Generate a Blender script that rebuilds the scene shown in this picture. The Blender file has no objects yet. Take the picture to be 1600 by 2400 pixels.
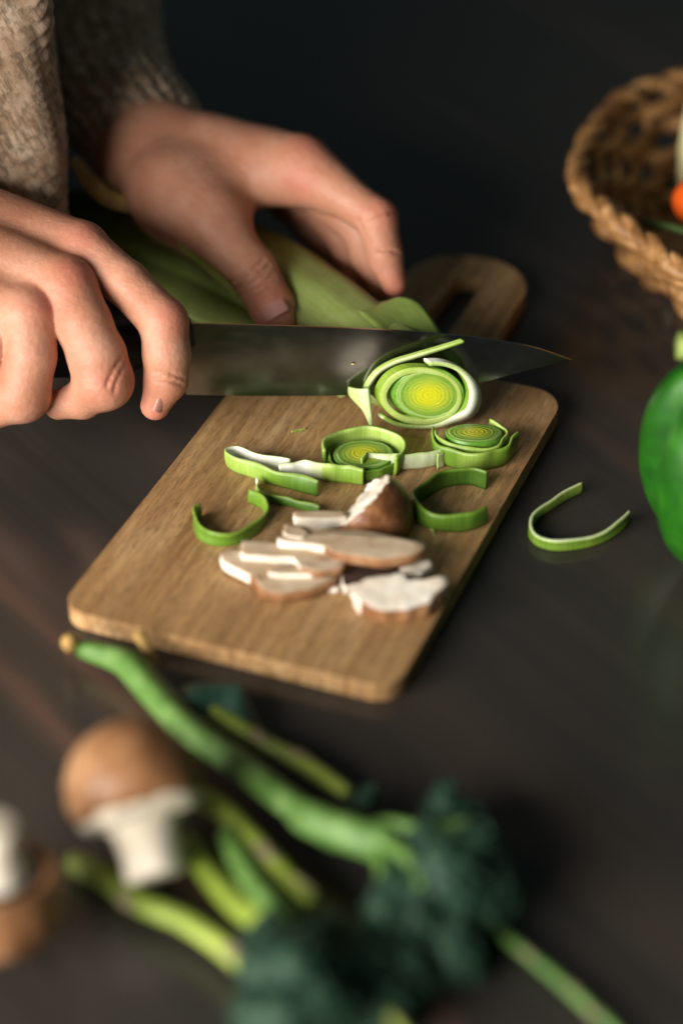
import bpy, math, random
import numpy as np
from mathutils import Vector, noise as mnoise
random.seed(7); rng = np.random.default_rng(7)
scene = bpy.context.scene
S = 0.01                                   # everything below is thought in centimetres

# ------------------------------------------------------------------ camera
FPX = 5667.0; PITCH = math.radians(35.394); DIST = 101.07
CP, SP = math.cos(PITCH), math.sin(PITCH)
CAM = np.array([0, -DIST*CP, DIST*SP]); FW = np.array([0, CP, -SP]); UP = np.array([0, SP, CP]); RT = np.array([1., 0, 0])
cam = bpy.data.cameras.new('camera'); cam_ob = bpy.data.objects.new('camera', cam); scene.collection.objects.link(cam_ob)
cam_ob.location = CAM*S; cam_ob.rotation_euler = (math.pi/2 - PITCH, 0, 0)
cam.sensor_fit = 'VERTICAL'; cam.sensor_height = 36; cam.sensor_width = 24; cam.lens = 85.0
cam.clip_start = .05; cam.clip_end = 50
cam.dof.use_dof = True; cam.dof.focus_distance = 1.026; cam.dof.aperture_fstop = 2.5; cam.dof.aperture_blades = 0
scene.camera = cam_ob

# ------------------------------------------------------------------ light
w = bpy.data.worlds.new('World'); scene.world = w; w.use_nodes = True
bg = w.node_tree.nodes['Background']; bg.inputs[0].default_value = (.43, .60, .61, 1); bg.inputs[1].default_value = .082
def area(name, loc, target, size, size_y, power, col):
    l = bpy.data.lights.new(name, 'AREA'); l.shape = 'RECTANGLE'; l.size = size*S; l.size_y = size_y*S; l.energy = power; l.color = col
    o = bpy.data.objects.new(name, l); scene.collection.objects.link(o); o.location = Vector(loc)*S
    d = Vector(target) - Vector(loc); o.rotation_euler = d.to_track_quat('-Z', 'Y').to_euler(); return o
area('window_light', (-142, -138, 66), (0, 2, 2), 180, 110, 118, (1, .94, .86))
scene.view_settings.view_transform = 'Standard'; scene.view_settings.look = 'None'
scene.view_settings.exposure = 0; scene.view_settings.gamma = 1

# ------------------------------------------------------------------ helpers
def ray(px, py): return FW + RT*(px-800)/FPX + UP*(1200-py)/FPX
def onz(px, py, z=0.): r = ray(px, py); return CAM + r*((z-CAM[2])/r[2])
def ony(px, py, y): r = ray(px, py); return CAM + r*((y-CAM[1])/r[1])
def atd(px, py, d): return CAM + ray(px, py)*d
def unit(v): v = np.asarray(v, float); return v/np.linalg.norm(v)

def thing(name, loc, label, cat, group=None):
    o = bpy.data.objects.new(name, None); scene.collection.objects.link(o); o.empty_display_size = .01
    o.location = Vector(loc)*S; o['label'] = label; o['category'] = cat
    if group: o['group'] = group
    return o
def origin(o):
    while o.parent: o = o.parent
    return np.array(o.location)/S
def add(name, V, Fc, mat, parent=None, smooth=True, base=None, mats=None, mi=None, uv=None, attrs=None, label=None):
    V = np.asarray(V, float)
    b = origin(parent) if parent is not None else (np.zeros(3) if base is None else np.asarray(base, float))
    me = bpy.data.meshes.new(name); me.from_pydata(((V-b)*S).tolist(), [], [tuple(int(i) for i in f) for f in Fc]); me.update()
    for m in (mats or [mat]): me.materials.append(m)
    if mi is not None: me.polygons.foreach_set('material_index', np.asarray(mi, np.int32))
    if smooth: me.polygons.foreach_set('use_smooth', np.ones(len(me.polygons), bool))
    if attrs:
        for k, a in attrs.items():
            at = me.attributes.new(k, 'FLOAT', 'POINT'); at.data.foreach_set('value', np.asarray(a, np.float32))
    if uv is not None:
        ul = me.uv_layers.new(name='UVMap'); li = np.zeros(len(me.loops), np.int32); me.loops.foreach_get('vertex_index', li)
        ul.data.foreach_set('uv', np.asarray(uv, np.float32)[li].ravel())
    o = bpy.data.objects.new(name, me); scene.collection.objects.link(o)
    if parent is not None: o.parent = parent
    else: o.location = Vector(b)*S
    if label: o['label'] = label
    return o
def tag(o, label, cat, group=None):
    o['label'] = label; o['category'] = cat
    if group: o['group'] = group
    return o
def join(parts):
    V, Fc, off = [], [], 0
    for v, f in parts:
        V.append(np.asarray(v, float)); Fc += [tuple(i+off for i in q) for q in f]; off += len(v)
    return np.concatenate(V), Fc
def spline(P, n):
    P = np.asarray(P, float); L = np.r_[0, np.cumsum(np.linalg.norm(np.diff(P, axis=0), axis=1))]
    t = np.linspace(0, L[-1], n); out = np.zeros((n, P.shape[1]))
    m = np.zeros_like(P); h = np.diff(L)[:, None]; d = np.diff(P, axis=0)/h
    m[1:-1] = (d[:-1]*h[1:] + d[1:]*h[:-1])/(h[:-1]+h[1:]); m[0] = d[0]; m[-1] = d[-1]
    for i, x in enumerate(t):
        k = min(np.searchsorted(L, x, side='right')-1, len(P)-2); s = (x-L[k])/h[k]; H = h[k]
        out[i] = (2*s**3-3*s**2+1)*P[k] + (s**3-2*s**2+s)*H*m[k] + (-2*s**3+3*s**2)*P[k+1] + (s**3-s**2)*H*m[k+1]
    return out
def frames(P):
    T = np.gradient(P, axis=0); T /= np.linalg.norm(T, axis=1)[:, None]
    u = np.array([0, 0, 1.]) if abs(T[0][2]) < .9 else np.array([0, 1., 0]); A = []
    for t in T:
        u = u - t*(u@t); u /= np.linalg.norm(u); A.append(u.copy())
    A = np.array(A); return T, A, np.cross(T, A)
def tube(P, R, seg=16, cap=True, flat=1., fn=None):
    P = np.asarray(P, float); n = len(P); R = np.broadcast_to(R, n); T, A, B = frames(P)
    th = np.linspace(0, 2*math.pi, seg, endpoint=False); V = []
    for i in range(n):
        for a in th:
            r = R[i]*(fn(i/(n-1), a) if fn else 1); V.append(P[i] + A[i]*math.cos(a)*r*flat + B[i]*math.sin(a)*r)
    Fc = [(i*seg+j, i*seg+(j+1) % seg, (i+1)*seg+(j+1) % seg, (i+1)*seg+j) for i in range(n-1) for j in range(seg)]
    if cap:
        V += [P[0], P[-1]]; a, b = n*seg, n*seg+1
        Fc += [(a, (j+1) % seg, j) for j in range(seg)] + [(b, (n-1)*seg+j, (n-1)*seg+(j+1) % seg) for j in range(seg)]
    return np.array(V), Fc
def grid(V2):            # V2[n, m, 3] open sheet
    n, m = V2.shape[:2]
    return V2.reshape(-1, 3), [(i*m+j, i*m+j+1, (i+1)*m+j+1, (i+1)*m+j) for i in range(n-1) for j in range(m-1)]
def sheet(V2, t):        # sheet with real thickness
    n, m = V2.shape[:2]
    du = np.gradient(V2, axis=0); dv = np.gradient(V2, axis=1); N = np.cross(du, dv); N /= np.linalg.norm(N, axis=2)[..., None]+1e-9
    if np.ndim(t) == 0: t = np.full((n, m), t)
    a = (V2+N*t[..., None]/2).reshape(-1, 3); b = (V2-N*t[..., None]/2).reshape(-1, 3); k = n*m
    Fc = []
    for i in range(n-1):
        for j in range(m-1):
            q = (i*m+j, (i+1)*m+j, (i+1)*m+j+1, i*m+j+1); Fc += [q, tuple(x+k for x in q[::-1])]
    bd = [i*m for i in range(n)] + [(n-1)*m+j for j in range(1, m)] + [i*m+m-1 for i in range(n-2, -1, -1)] + [j for j in range(m-2, 0, -1)]
    for x, y in zip(bd, bd[1:]+bd[:1]): Fc.append((y, x, x+k, y+k))
    return np.concatenate([a, b]), Fc
def fbm(p, s=1., o=3):
    return mnoise.fractal(Vector(p)*s, 1., 2., o)

# ------------------------------------------------------------------ signed distance modelling (hands, peppers)
def seg_d(Q, a, b, ra, rb):
    a, b = np.asarray(a, float), np.asarray(b, float); ab = b-a; t = np.clip(((Q-a)@ab)/(ab@ab), 0, 1)
    return np.linalg.norm(Q-a-t[..., None]*ab, axis=-1) - (ra+(rb-ra)*t)
def smin(a, b, k):
    h = np.clip(.5+.5*(b-a)/k, 0, 1); return b+(a-b)*h - k*h*(1-h)
def nets(fn, lo, hi, h):
    lo, hi = np.asarray(lo, float), np.asarray(hi, float); n = np.ceil((hi-lo)/h).astype(int)+1
    ax = [lo[i]+h*np.arange(n[i]) for i in range(3)]
    D = np.empty(n, np.float32); bs = 12; st = [np.arange(0, n[i], bs) for i in range(3)]
    Bc = np.stack(np.meshgrid(*st, indexing='ij'), -1).reshape(-1, 3); fc = fn(lo+h*(Bc+(bs-1)/2.)); lim = h*bs*.95
    for b, f in zip(Bc, fc):          # only blocks near the surface are sampled finely
        sl = tuple(slice(b[i], min(b[i]+bs, n[i])) for i in range(3))
        if abs(f) > lim: D[sl] = f; continue
        D[sl] = fn(np.stack(np.meshgrid(*[ax[i][sl[i]] for i in range(3)], indexing='ij'), -1))
    ins = D < 0; c = [n[i]-1 for i in range(3)]
    cnt = np.zeros(c, np.int8); pos = np.zeros(tuple(c)+(3,), np.float32); nx = np.zeros(c, np.float32)
    for dx in (0, 1):
        for dy in (0, 1):
            for dz in (0, 1): cnt += ins[dx:dx+c[0], dy:dy+c[1], dz:dz+c[2]]
    act = (cnt > 0) & (cnt < 8); I = np.argwhere(act); idx = np.full(c, -1, np.int64); idx[act] = np.arange(len(I))
    P = np.zeros((len(I), 3)); W = np.zeros(len(I))
    cor = [(x, y, z) for x in (0, 1) for y in (0, 1) for z in (0, 1)]
    dv = {q: D[I[:, 0]+q[0], I[:, 1]+q[1], I[:, 2]+q[2]].astype(float) for q in cor}
    for q in cor:
        for k in range(3):
            if q[k] == 0:
                r = list(q); r[k] = 1; r = tuple(r); a, b = dv[q], dv[r]; m = (a < 0) != (b < 0)
                t = np.where(m, a/np.where(m, a-b, 1), 0); pt = np.array(q, float)[None] + t[:, None]*np.eye(3)[k]
                P[m] += pt[m]; W[m] += 1
    V = lo + h*(I + P/W[:, None])
    Fc = []
    for k in range(3):
        u, v = (k+1) % 3, (k+2) % 3
        sl0 = [slice(1, c[i]) for i in range(3)]; sl0[k] = slice(0, c[k]); sl1 = list(sl0); sl1[k] = slice(1, c[k]+1)
        a, b = ins[tuple(sl0)], ins[tuple(sl1)]; E = np.argwhere(a != b); flip = a[tuple(E.T)]
        off = np.array([1, 1, 1]); off[k] = 0; E = E+off
        def g(du, dv_):
            e = E.copy(); e[:, u] -= du; e[:, v] -= dv_; return idx[tuple(e.T)]
        q = np.stack([g(1, 1), g(0, 1), g(0, 0), g(1, 0)], 1); q[~flip] = q[~flip][:, ::-1]; Fc.append(q)
    return V, np.concatenate(Fc)
def relax(V, Fc, it=2, lam=.5):
    Fc = np.asarray(Fc); V = V.copy()
    e = np.concatenate([Fc[:, [0, 1]], Fc[:, [1, 2]], Fc[:, [2, 3]], Fc[:, [3, 0]]]); e = np.concatenate([e, e[:, ::-1]])
    for k in range(it*2):
        s = np.zeros_like(V); c = np.zeros(len(V)); np.add.at(s, e[:, 0], V[e[:, 1]]); np.add.at(c, e[:, 0], 1)
        V += (lam if k % 2 == 0 else -lam*1.02)*(s/np.maximum(c, 1)[:, None]-V)
    return V

# ------------------------------------------------------------------ materials
class M:
    def __init__(s, name, rough=.5, spec=.5, sss=0., sss_r=(1, .4, .2), sss_s=.3, metal=0., coat=0., sheen=0.):
        s.m = bpy.data.materials.new(name); s.m.use_nodes = True; s.t = s.m.node_tree; s.n = s.t.nodes; s.b = s.n['Principled BSDF']
        s.b.inputs['Roughness'].default_value = rough; s.b.inputs['Specular IOR Level'].default_value = spec; s.b.inputs['Metallic'].default_value = metal
        s.b.inputs['Subsurface Weight'].default_value = sss; s.b.inputs['Subsurface Radius'].default_value = sss_r; s.b.inputs['Subsurface Scale'].default_value = sss_s*S
        s.b.inputs['Coat Weight'].default_value = coat; s.b.inputs['Coat Roughness'].default_value = .12
        s.b.inputs['Sheen Weight'].default_value = sheen
    def new(s, t, **kw):
        n = s.n.new(t)
        for k, v in kw.items():
            if k in n.inputs: n.inputs[k].default_value = v
            else: setattr(n, k, v)
        return n
    def link(s, a, b): s.t.links.new(a, b); return s
    def coord(s, scale=(1, 1, 1), rot=(0, 0, 0), kind='Object', loc=(0, 0, 0)):
        c = s.new('ShaderNodeTexCoord'); m = s.new('ShaderNodeMapping'); k = 100. if kind == 'Object' else 1.
        mp = s.new('ShaderNodeVectorMath', operation='MULTIPLY'); mp.inputs[1].default_value = (k, k, k)
        s.link(c.outputs[kind], mp.inputs[0]); src = mp.outputs[0]
        if any(rot): q = s.new('ShaderNodeMapping'); q.inputs['Rotation'].default_value = rot; s.link(src, q.inputs['Vector']); src = q.outputs[0]
        s.link(src, m.inputs['Vector']); m.inputs['Scale'].default_value = scale; m.inputs['Location'].default_value = loc
        return m.outputs[0]
    def noise(s, vec, scale=1., detail=4., rough=.55, dist=0.):
        n = s.new('ShaderNodeTexNoise'); n.inputs['Scale'].default_value = scale; n.inputs['Detail'].default_value = detail
        n.inputs['Roughness'].default_value = rough; n.inputs['Distortion'].default_value = dist; s.link(vec, n.inputs['Vector']); return n.outputs['Fac']
    def ramp(s, fac, stops, interp='LINEAR'):
        r = s.new('ShaderNodeValToRGB'); e = r.color_ramp; e.interpolation = interp
        while len(e.elements) < len(stops): e.elements.new(.5)
        for x, (p, c) in zip(e.elements, stops): x.position = p; x.color = (*c, 1) if len(c) == 3 else c
        s.link(fac, r.inputs[0]); return r.outputs[0]
    def mix(s, fac, a, b, mode='MIX'):
        n = s.new('ShaderNodeMix', data_type='RGBA', blend_type=mode)
        for v, i in ((fac, 0), (a, 6), (b, 7)):
            if isinstance(v, (int, float)): n.inputs[i].default_value = v
            elif isinstance(v, tuple): n.inputs[i].default_value = (*v, 1)
            else: s.link(v, n.inputs[i])
        return n.outputs[2]
    def math(s, op, a, b=0., c=0.):
        n = s.new('ShaderNodeMath', operation=op)
        for i, v in enumerate((a, b, c)):
            if isinstance(v, (int, float)): n.inputs[i].default_value = v
            else: s.link(v, n.inputs[i])
        return n.outputs[0]
    def attr(s, name): return s.new('ShaderNodeAttribute', attribute_name=name).outputs['Fac']
    def color(s, c):
        if isinstance(c, tuple): s.b.inputs['Base Color'].default_value = (*c, 1)
        else: s.link(c, s.b.inputs['Base Color'])
        return s
    def bump(s, h, strength=.3, dist=.05):
        b = s.new('ShaderNodeBump'); b.inputs['Strength'].default_value = strength; b.inputs['Distance'].default_value = dist*S
        s.link(h, b.inputs['Height'])
        for l in list(s.t.links):
            if l.to_socket == s.b.inputs['Normal']: s.link(l.from_socket, b.inputs['Normal'])
        s.link(b.outputs[0], s.b.inputs['Normal']); return s
    def rough(s, v): s.link(v, s.b.inputs['Roughness']); return s

GR = math.radians(-54); BV = (-14.0, -16.7, 12.4)      # table grain direction on the ground; across-grain offsets of the painted sheen
m_table = M('table_wood', .3, .36, coat=0.)
c1 = m_table.coord((.035, .9, 1), (0, 0, -GR)); g1 = m_table.noise(c1, 1, 5, .6, .3)
c2 = m_table.coord((.2, 7, 1), (0, 0, -GR)); g2 = m_table.noise(c2, 1, 5, .65)
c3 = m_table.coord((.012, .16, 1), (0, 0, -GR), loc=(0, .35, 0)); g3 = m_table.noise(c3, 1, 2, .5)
col = m_table.ramp(g1, [(.25, (.030, .028, .0255)), (.5, (.036, .033, .0295)), (.75, (.045, .039, .034))])
col = m_table.mix(m_table.ramp(g2, [(.35, (0, 0, 0)), (.75, (.3, .3, .3))]), col, (.045, .037, .032))
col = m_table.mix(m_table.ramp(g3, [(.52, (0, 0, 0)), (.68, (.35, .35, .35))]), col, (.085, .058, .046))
sx = m_table.new('ShaderNodeSeparateXYZ'); m_table.link(m_table.coord((1, 1, 1), (0, 0, -GR)), sx.inputs[0])
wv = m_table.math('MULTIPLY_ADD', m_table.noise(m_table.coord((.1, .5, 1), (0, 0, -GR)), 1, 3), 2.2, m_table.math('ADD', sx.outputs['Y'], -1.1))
def sheen_band(c, wd): return m_table.math('POWER', 2.718, m_table.math('MULTIPLY', m_table.math('POWER', m_table.math('DIVIDE', m_table.math('ADD', wv, -c), wd), 2.), -1.))
sheen_bands = m_table.math('MAXIMUM', m_table.math('MAXIMUM', sheen_band(BV[0], .7), sheen_band(BV[1], .6)), sheen_band(BV[2], .8))
sheen_bands = m_table.math('MULTIPLY', sheen_bands, m_table.ramp(m_table.noise(m_table.coord((.03, .03, 1)), 1, 2), [(.4, (.35, .35, .35)), (.6, (1, 1, 1))]))
col = m_table.mix(m_table.math('MULTIPLY', sheen_bands, .8), col, (.12, .066, .049))  # reddish reflected sheen, painted into the wood colour as streaks
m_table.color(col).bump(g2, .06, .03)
m_table.rough(m_table.math('MULTIPLY_ADD', g1, .16, .12))

BTH = math.radians(21.17)   # board heading
m_board = M('beech_wood', .5, .35)
cb = m_board.coord((.85, .07, 1), (0, 0, BTH)); b1 = m_board.noise(cb, 1, 3, .5, .6)
cf = m_board.coord((13, 1.5, 2), (0, 0, BTH)); b2 = m_board.noise(cf, 1, 4, .7)
cs = m_board.coord((3.2, .16, 1), (0, 0, BTH)); b3 = m_board.noise(cs, 1, 4, .6, .2)
cl = m_board.coord((.12, .12, .12)); b4 = m_board.noise(cl, 1, 3)
col = m_board.ramp(b1, [(.3, (.33, .172, .066)), (.5, (.54, .315, .132)), (.7, (.66, .43, .215))])
col = m_board.mix(m_board.ramp(b3, [(.4, (.55, .55, .55)), (.62, (0, 0, 0))]), col, (.21, .11, .047))
col = m_board.mix(m_board.ramp(b2, [(.38, (.7, .7, .7)), (.5, (0, 0, 0))]), col, (.15, .075, .03))
col = m_board.mix(m_board.ramp(b4, [(.35, (0, 0, 0)), (.7, (.35, .35, .35))]), col, (.42, .27, .13))
ck = m_board.coord((.22, 5.5, 1), (0, 0, BTH-.5)); k1 = m_board.noise(ck, 1, 2, .5, .1); ck2 = m_board.coord((.3, 6.5, 1), (0, 0, BTH+.35)); k2 = m_board.noise(ck2, 1, 2, .5)
cut = m_board.math('MAXIMUM', m_board.ramp(k1, [(.68, (0, 0, 0)), (.71, (1, 1, 1)), (.73, (0, 0, 0))]), m_board.ramp(k2, [(.69, (0, 0, 0)), (.715, (1, 1, 1)), (.74, (0, 0, 0))]))
col = m_board.mix(m_board.math('MULTIPLY', cut, .35), col, (.5, .36, .22))
m_board.color(col).bump(b2, .45, .03)

m_steel = M('blade_steel', .2, .5, metal=1.)
cst = m_steel.coord((1.2, 1.5, 3)); st = m_steel.noise(cst, 1, 4, .6); cs2 = m_steel.coord((.4, .4, .4)); st2 = m_steel.noise(cs2, 1, 3)
m_steel.color(m_steel.ramp(st2, [(.3, (.24, .24, .23)), (.7, (.35, .34, .32))])).rough(m_steel.math('MULTIPLY_ADD', st, .12, .1))
m_handle = M('handle_plastic', .42, .4).color((.008, .009, .0095))
m_crumb = M('crumb', .7).color((.55, .38, .16))

def skin(name):
    m = M(name, .5, .36, sss=.35, sss_r=(1., .32, .16), sss_s=.8)
    c = m.coord(); n1 = m.noise(c, .55, 4, .5); n2 = m.noise(c, 3.5, 5, .6); n3 = m.noise(c, 16, 3, .6)
    col = m.ramp(n1, [(.3, (.42, .185, .11)), (.5, (.51, .25, .158)), (.7, (.58, .315, .215))])
    col = m.mix(m.ramp(n2, [(.4, (.4, .4, .4)), (.65, (0, 0, 0))]), col, (.47, .195, .125))
    col = m.mix(m.math('MULTIPLY', m.attr('red'), .55), col, (.52, .14, .10))
    m.color(col); vo = m.new('ShaderNodeTexVoronoi', feature='DISTANCE_TO_EDGE'); vo.inputs['Scale'].default_value = 9; m.link(m.coord((1, 1, 1)), vo.inputs['Vector'])
    m.bump(vo.outputs['Distance'], .3, .02); m.bump(n3, .2, .03); m.bump(n2, .45, .12)
    m.rough(m.math('MULTIPLY_ADD', n2, .25, .34)); return m
m_skin = skin('skin'); m_nail = M('nail', .45, .4, sss=.2, sss_s=.15).color((.56, .27, .23))

m_wool = M('wool_knit', .95, .1, sheen=.35)
cw = m_wool.coord(); w1 = m_wool.noise(cw, .9, 5, .6, .4); w2 = m_wool.noise(cw, 9, 5, .7); w3 = m_wool.noise(m_wool.coord((2.6, 2.6, .55), (0, .4, 0)), 1, 5, .65)
col = m_wool.ramp(w1, [(.32, (.44, .27, .165)), (.5, (.63, .435, .295)), (.68, (.78, .61, .46))])
col = m_wool.mix(m_wool.ramp(w3, [(.4, (.75, .75, .75)), (.56, (0, 0, 0))]), col, (.17, .11, .068))
m_wool.color(col).bump(w2, .5, .07)

# leek: attribute "tint": 0 white .. 1 dark green, attribute "heart": amount of yellow
LK = [(0., (.80, .82, .72)), (.2, (.58, .68, .36)), (.42, (.32, .46, .085)), (.62, (.15, .28, .025)), (.82, (.06, .145, .014)), (1., (.025, .07, .01))]
def leekmat(name, ribs=9., sss=.06, rough=.4):
    m = M(name, rough, .45, sss=sss, sss_r=(.6, 1., .25), sss_s=.22)
    t = m.attr('tint'); cu = m.coord((ribs, .35, 1), kind='UV'); r = m.noise(cu, 1, 3, .6); n = m.noise(m.coord(), 1.2, 4)
    tt = m.math('MULTIPLY_ADD', r, .26, m.math('ADD', t, -.13)); tt = m.math('MULTIPLY_ADD', n, .22, m.math('ADD', tt, -.11))
    col = m.mix(m.attr('heart'), m.ramp(tt, LK), (.58, .56, .015))
    m.color(col); m.bump(r, .25, .03); return m
m_leek = leekmat('leek_skin'); LK_ = LK
LK = [(0., (.55, .62, .34)), (.45, (.30, .37, .11)), (.62, (.20, .27, .06)), (.85, (.08, .13, .025)), (1., (.04, .07, .015))]
m_body = leekmat('leek_sheath_skin', ribs=5., rough=.5)
m_ring = M('leek_cut_rings', .32, .5, sss=.15, sss_r=(.7, 1., .2), sss_s=.2)
rr = m_ring.attr('rad'); nn = m_ring.noise(m_ring.coord(), 1.6, 3); wob = m_ring.math('MULTIPLY_ADD', nn, .22, m_ring.math('ADD', rr, -.11))
col = m_ring.ramp(wob, [(0, (.62, .58, .015)), (.3, (.55, .56, .02)), (.5, (.38, .47, .04)), (.68, (.24, .38, .05)), (.8, (.15, .30, .03)), (.88, (.38, .52, .17)), (.96, (.17, .36, .04)), (1, (.1, .26, .025))])
lines = m_ring.math('SINE', m_ring.math('MULTIPLY', wob, 60.)); lines = m_ring.math('MULTIPLY_ADD', lines, .5, .5)
col = m_ring.mix(m_ring.ramp(lines, [(.0, (.26, .26, .26)), (.3, (0, 0, 0))]), col, (.13, .24, .02))
m_ring.color(col).bump(lines, .25, .03)

def simple(name, stops, scale=1., rough=.5, spec=.45, sss=0., sss_r=(1, .6, .3), bump=.15, bs=12., stretch=(1, 1, 1), coat=0.):
    m = M(name, rough, spec, sss=sss, sss_r=sss_r, sss_s=.3, coat=coat); c = m.coord(stretch); n = m.noise(c, scale, 5, .6)
    m.color(m.ramp(n, stops)); m.bump(m.noise(m.coord(), bs, 4, .6), bump, .04); return m
m_mflesh = simple('mushroom_flesh', [(.3, (.66, .56, .43)), (.55, (.83, .78, .68)), (.75, (.87, .84, .77))], .9, .65, .3, .15, bump=.3, bs=7)
m_mshade = simple('mushroom_shaded_face', [(.3, (.42, .29, .17)), (.5, (.56, .43, .29)), (.72, (.66, .54, .40))], .9, .6, .3, .1, bump=.25, bs=5)  # same flesh in a darker tone: shade on slice tops put into colour
for m_ in (m_mshade, m_mflesh):
    src = m_.b.inputs['Base Color'].links[0].from_socket; m_.color(m_.mix(m_.math('MULTIPLY', m_.attr('bruise'), .8), src, (.24, .115, .05)))
m_mstem = simple('mushroom_stem_skin', [(.3, (.58, .49, .37)), (.55, (.74, .67, .55)), (.75, (.80, .75, .65))], .9, .65, .3, .15, bump=.3, bs=7)
m_mskin = simple('mushroom_skin', [(.3, (.15, .062, .025)), (.52, (.285, .135, .058)), (.72, (.45, .26, .135))], .8, .45, .4, bump=.25, bs=6)
m_mdark = simple('mushroom_dark_skin', [(.3, (.085, .03, .012)), (.52, (.19, .075, .028)), (.72, (.36, .17, .075))], 1.1, .4, .45, bump=.35, bs=5)
m_gill = simple('mushroom_gill', [(.35, (.035, .018, .014)), (.7, (.10, .055, .042))], 3., .75, .25, bump=.5, bs=5)
m_broc = simple('broccoli_stem_skin', [(.3, (.055, .14, .022)), (.52, (.105, .22, .045)), (.72, (.21, .35, .115))], 1.0, .52, .4, .1, (.5, 1, .3))
m_floret = simple('floret_buds', [(.3, (.006, .022, .014)), (.55, (.016, .05, .028)), (.75, (.05, .115, .06))], 1.6, .6, .3, bump=.6, bs=9)
m_leaf = simple('broccoli_leaf', [(.3, (.015, .05, .035)), (.7, (.035, .09, .06))], 1.2, .5, .35)
m_asp = simple('asparagus_skin', [(.3, (.15, .22, .025)), (.55, (.27, .36, .05)), (.75, (.42, .5, .1))], .5, .4, .45, .1, (.6, 1, .2))
m_bract = simple('asparagus_bract', [(.3, (.17, .14, .075)), (.7, (.32, .27, .17))], 2., .6, .3)
m_dry = simple('dry_leaf', [(.3, (.3, .17, .05)), (.7, (.55, .36, .12))], 1.2, .7, .3)
m_pep = simple('pepper_skin', [(.3, (.006, .05, .004)), (.55, (.012, .095, .005)), (.75, (.03, .165, .008))], .55, .38, .32, .06, (.3, 1, .2), .12, 1.6)
m_pepstem = simple('pepper_stem', [(.3, (.12, .22, .03)), (.7, (.3, .38, .1))], 1.2, .5)
m_wick = simple('wicker', [(.3, (.12, .05, .016)), (.55, (.30, .15, .052)), (.75, (.52, .31, .14))], 1.1, .5, .35, bump=.4, bs=8)
m_tom = simple('tomato_skin', [(.3, (.6, .07, .008)), (.7, (.75, .12, .012))], .4, .22, .5, .1, (1, .3, .1), .02, 10)
m_pale = simple('pale_yellow_skin', [(.3, (.55, .48, .2)), (.7, (.72, .68, .4))], .7, .4, .4, .1)

# ------------------------------------------------------------------ table
def box(lo, hi, bev=0):
    (x0, y0, z0), (x1, y1, z1) = lo, hi
    V = [(x0, y0, z0), (x1, y0, z0), (x1, y1, z0), (x0, y1, z0), (x0, y0, z1), (x1, y0, z1), (x1, y1, z1), (x0, y1, z1)]
    return np.array(V, float), [(0, 3, 2, 1), (4, 5, 6, 7), (0, 1, 5, 4), (1, 2, 6, 5), (2, 3, 7, 6), (3, 0, 4, 7)]
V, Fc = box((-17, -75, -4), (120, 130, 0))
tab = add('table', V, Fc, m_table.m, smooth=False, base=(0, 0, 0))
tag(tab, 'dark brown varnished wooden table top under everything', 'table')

# ------------------------------------------------------------------ chopping board
BO = np.array([-11.037, -7.651, 0]); BA = np.array([math.sin(BTH), math.cos(BTH), 0]); BB = np.array([math.cos(BTH), -math.sin(BTH), 0]); BT = .86
def bpt(u, v, z): return BO + BA*u + BB*v + np.array([0, 0, z])
def rounded(pts):        # pts: (u, v, radius) -> polyline with rounded corners
    out = []; n = len(pts)
    for i in range(n):
        p = np.array(pts[i][:2], float); r = pts[i][2]; a = unit(np.array(pts[i-1][:2])-p); b = unit(np.array(pts[(i+1) % n][:2])-p)
        ang = math.acos(np.clip(a@b, -1, 1)); d = r/math.tan(ang/2); c = p+unit(a+b)*r/math.sin(ang/2)
        s, e = p+a*d-c, p+b*d-c; a0 = math.atan2(s[1], s[0]); da = (math.atan2(e[1], e[0])-a0+math.pi) % (2*math.pi)-math.pi
        for k in range(9): t = a0+da*k/8; out.append(c+r*np.array([math.cos(t), math.sin(t)]))
    return np.array(out)
outer = rounded([(0, 0, 1.15), (22, 0, 1.6), (22, 3.7, 1.2), (32.3, 3.7, 2.85), (32.3, 9.6, 2.85), (22, 9.6, 1.2), (22, 14, 1.6), (0, 14, 1.15)])
inner = rounded([(24.0, 6.0, .66), (24.0, 7.4, .66), (30.3, 7.5, .66), (30.3, 6.1, .66)])
import bmesh
bm = bmesh.new()
def loop(pts, z): return [bm.verts.new(tuple(bpt(p[0], p[1], z)*S)) for p in pts]
ot, it = loop(outer, BT), loop(inner, BT)
ed = []
for L in (ot, it): ed += [bm.edges.new((L[i], L[(i+1) % len(L)])) for i in range(len(L))]
r = bmesh.ops.triangle_fill(bm, use_beauty=True, use_dissolve=False, edges=ed, normal=(0, 0, 1))
top = [f for f in bm.faces]
ext = bmesh.ops.extrude_face_region(bm, geom=top)
for v in ext['geom']:
    if isinstance(v, bmesh.types.BMVert): v.co.z = .0004
bmesh.ops.recalc_face_normals(bm, faces=bm.faces)
me = bpy.data.meshes.new('chopping_board'); bm.to_mesh(me); bm.free(); me.materials.append(m_board.m)
board = bpy.data.objects.new('chopping_board', me); scene.collection.objects.link(board)
bv = board.modifiers.new('bevel', 'BEVEL'); bv.width = .0016; bv.segments = 3; bv.limit_method = 'ANGLE'; bv.angle_limit = math.radians(50)
tag(board, 'wooden chopping board with a slotted loop handle lying on the dark table', 'chopping board')

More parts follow.
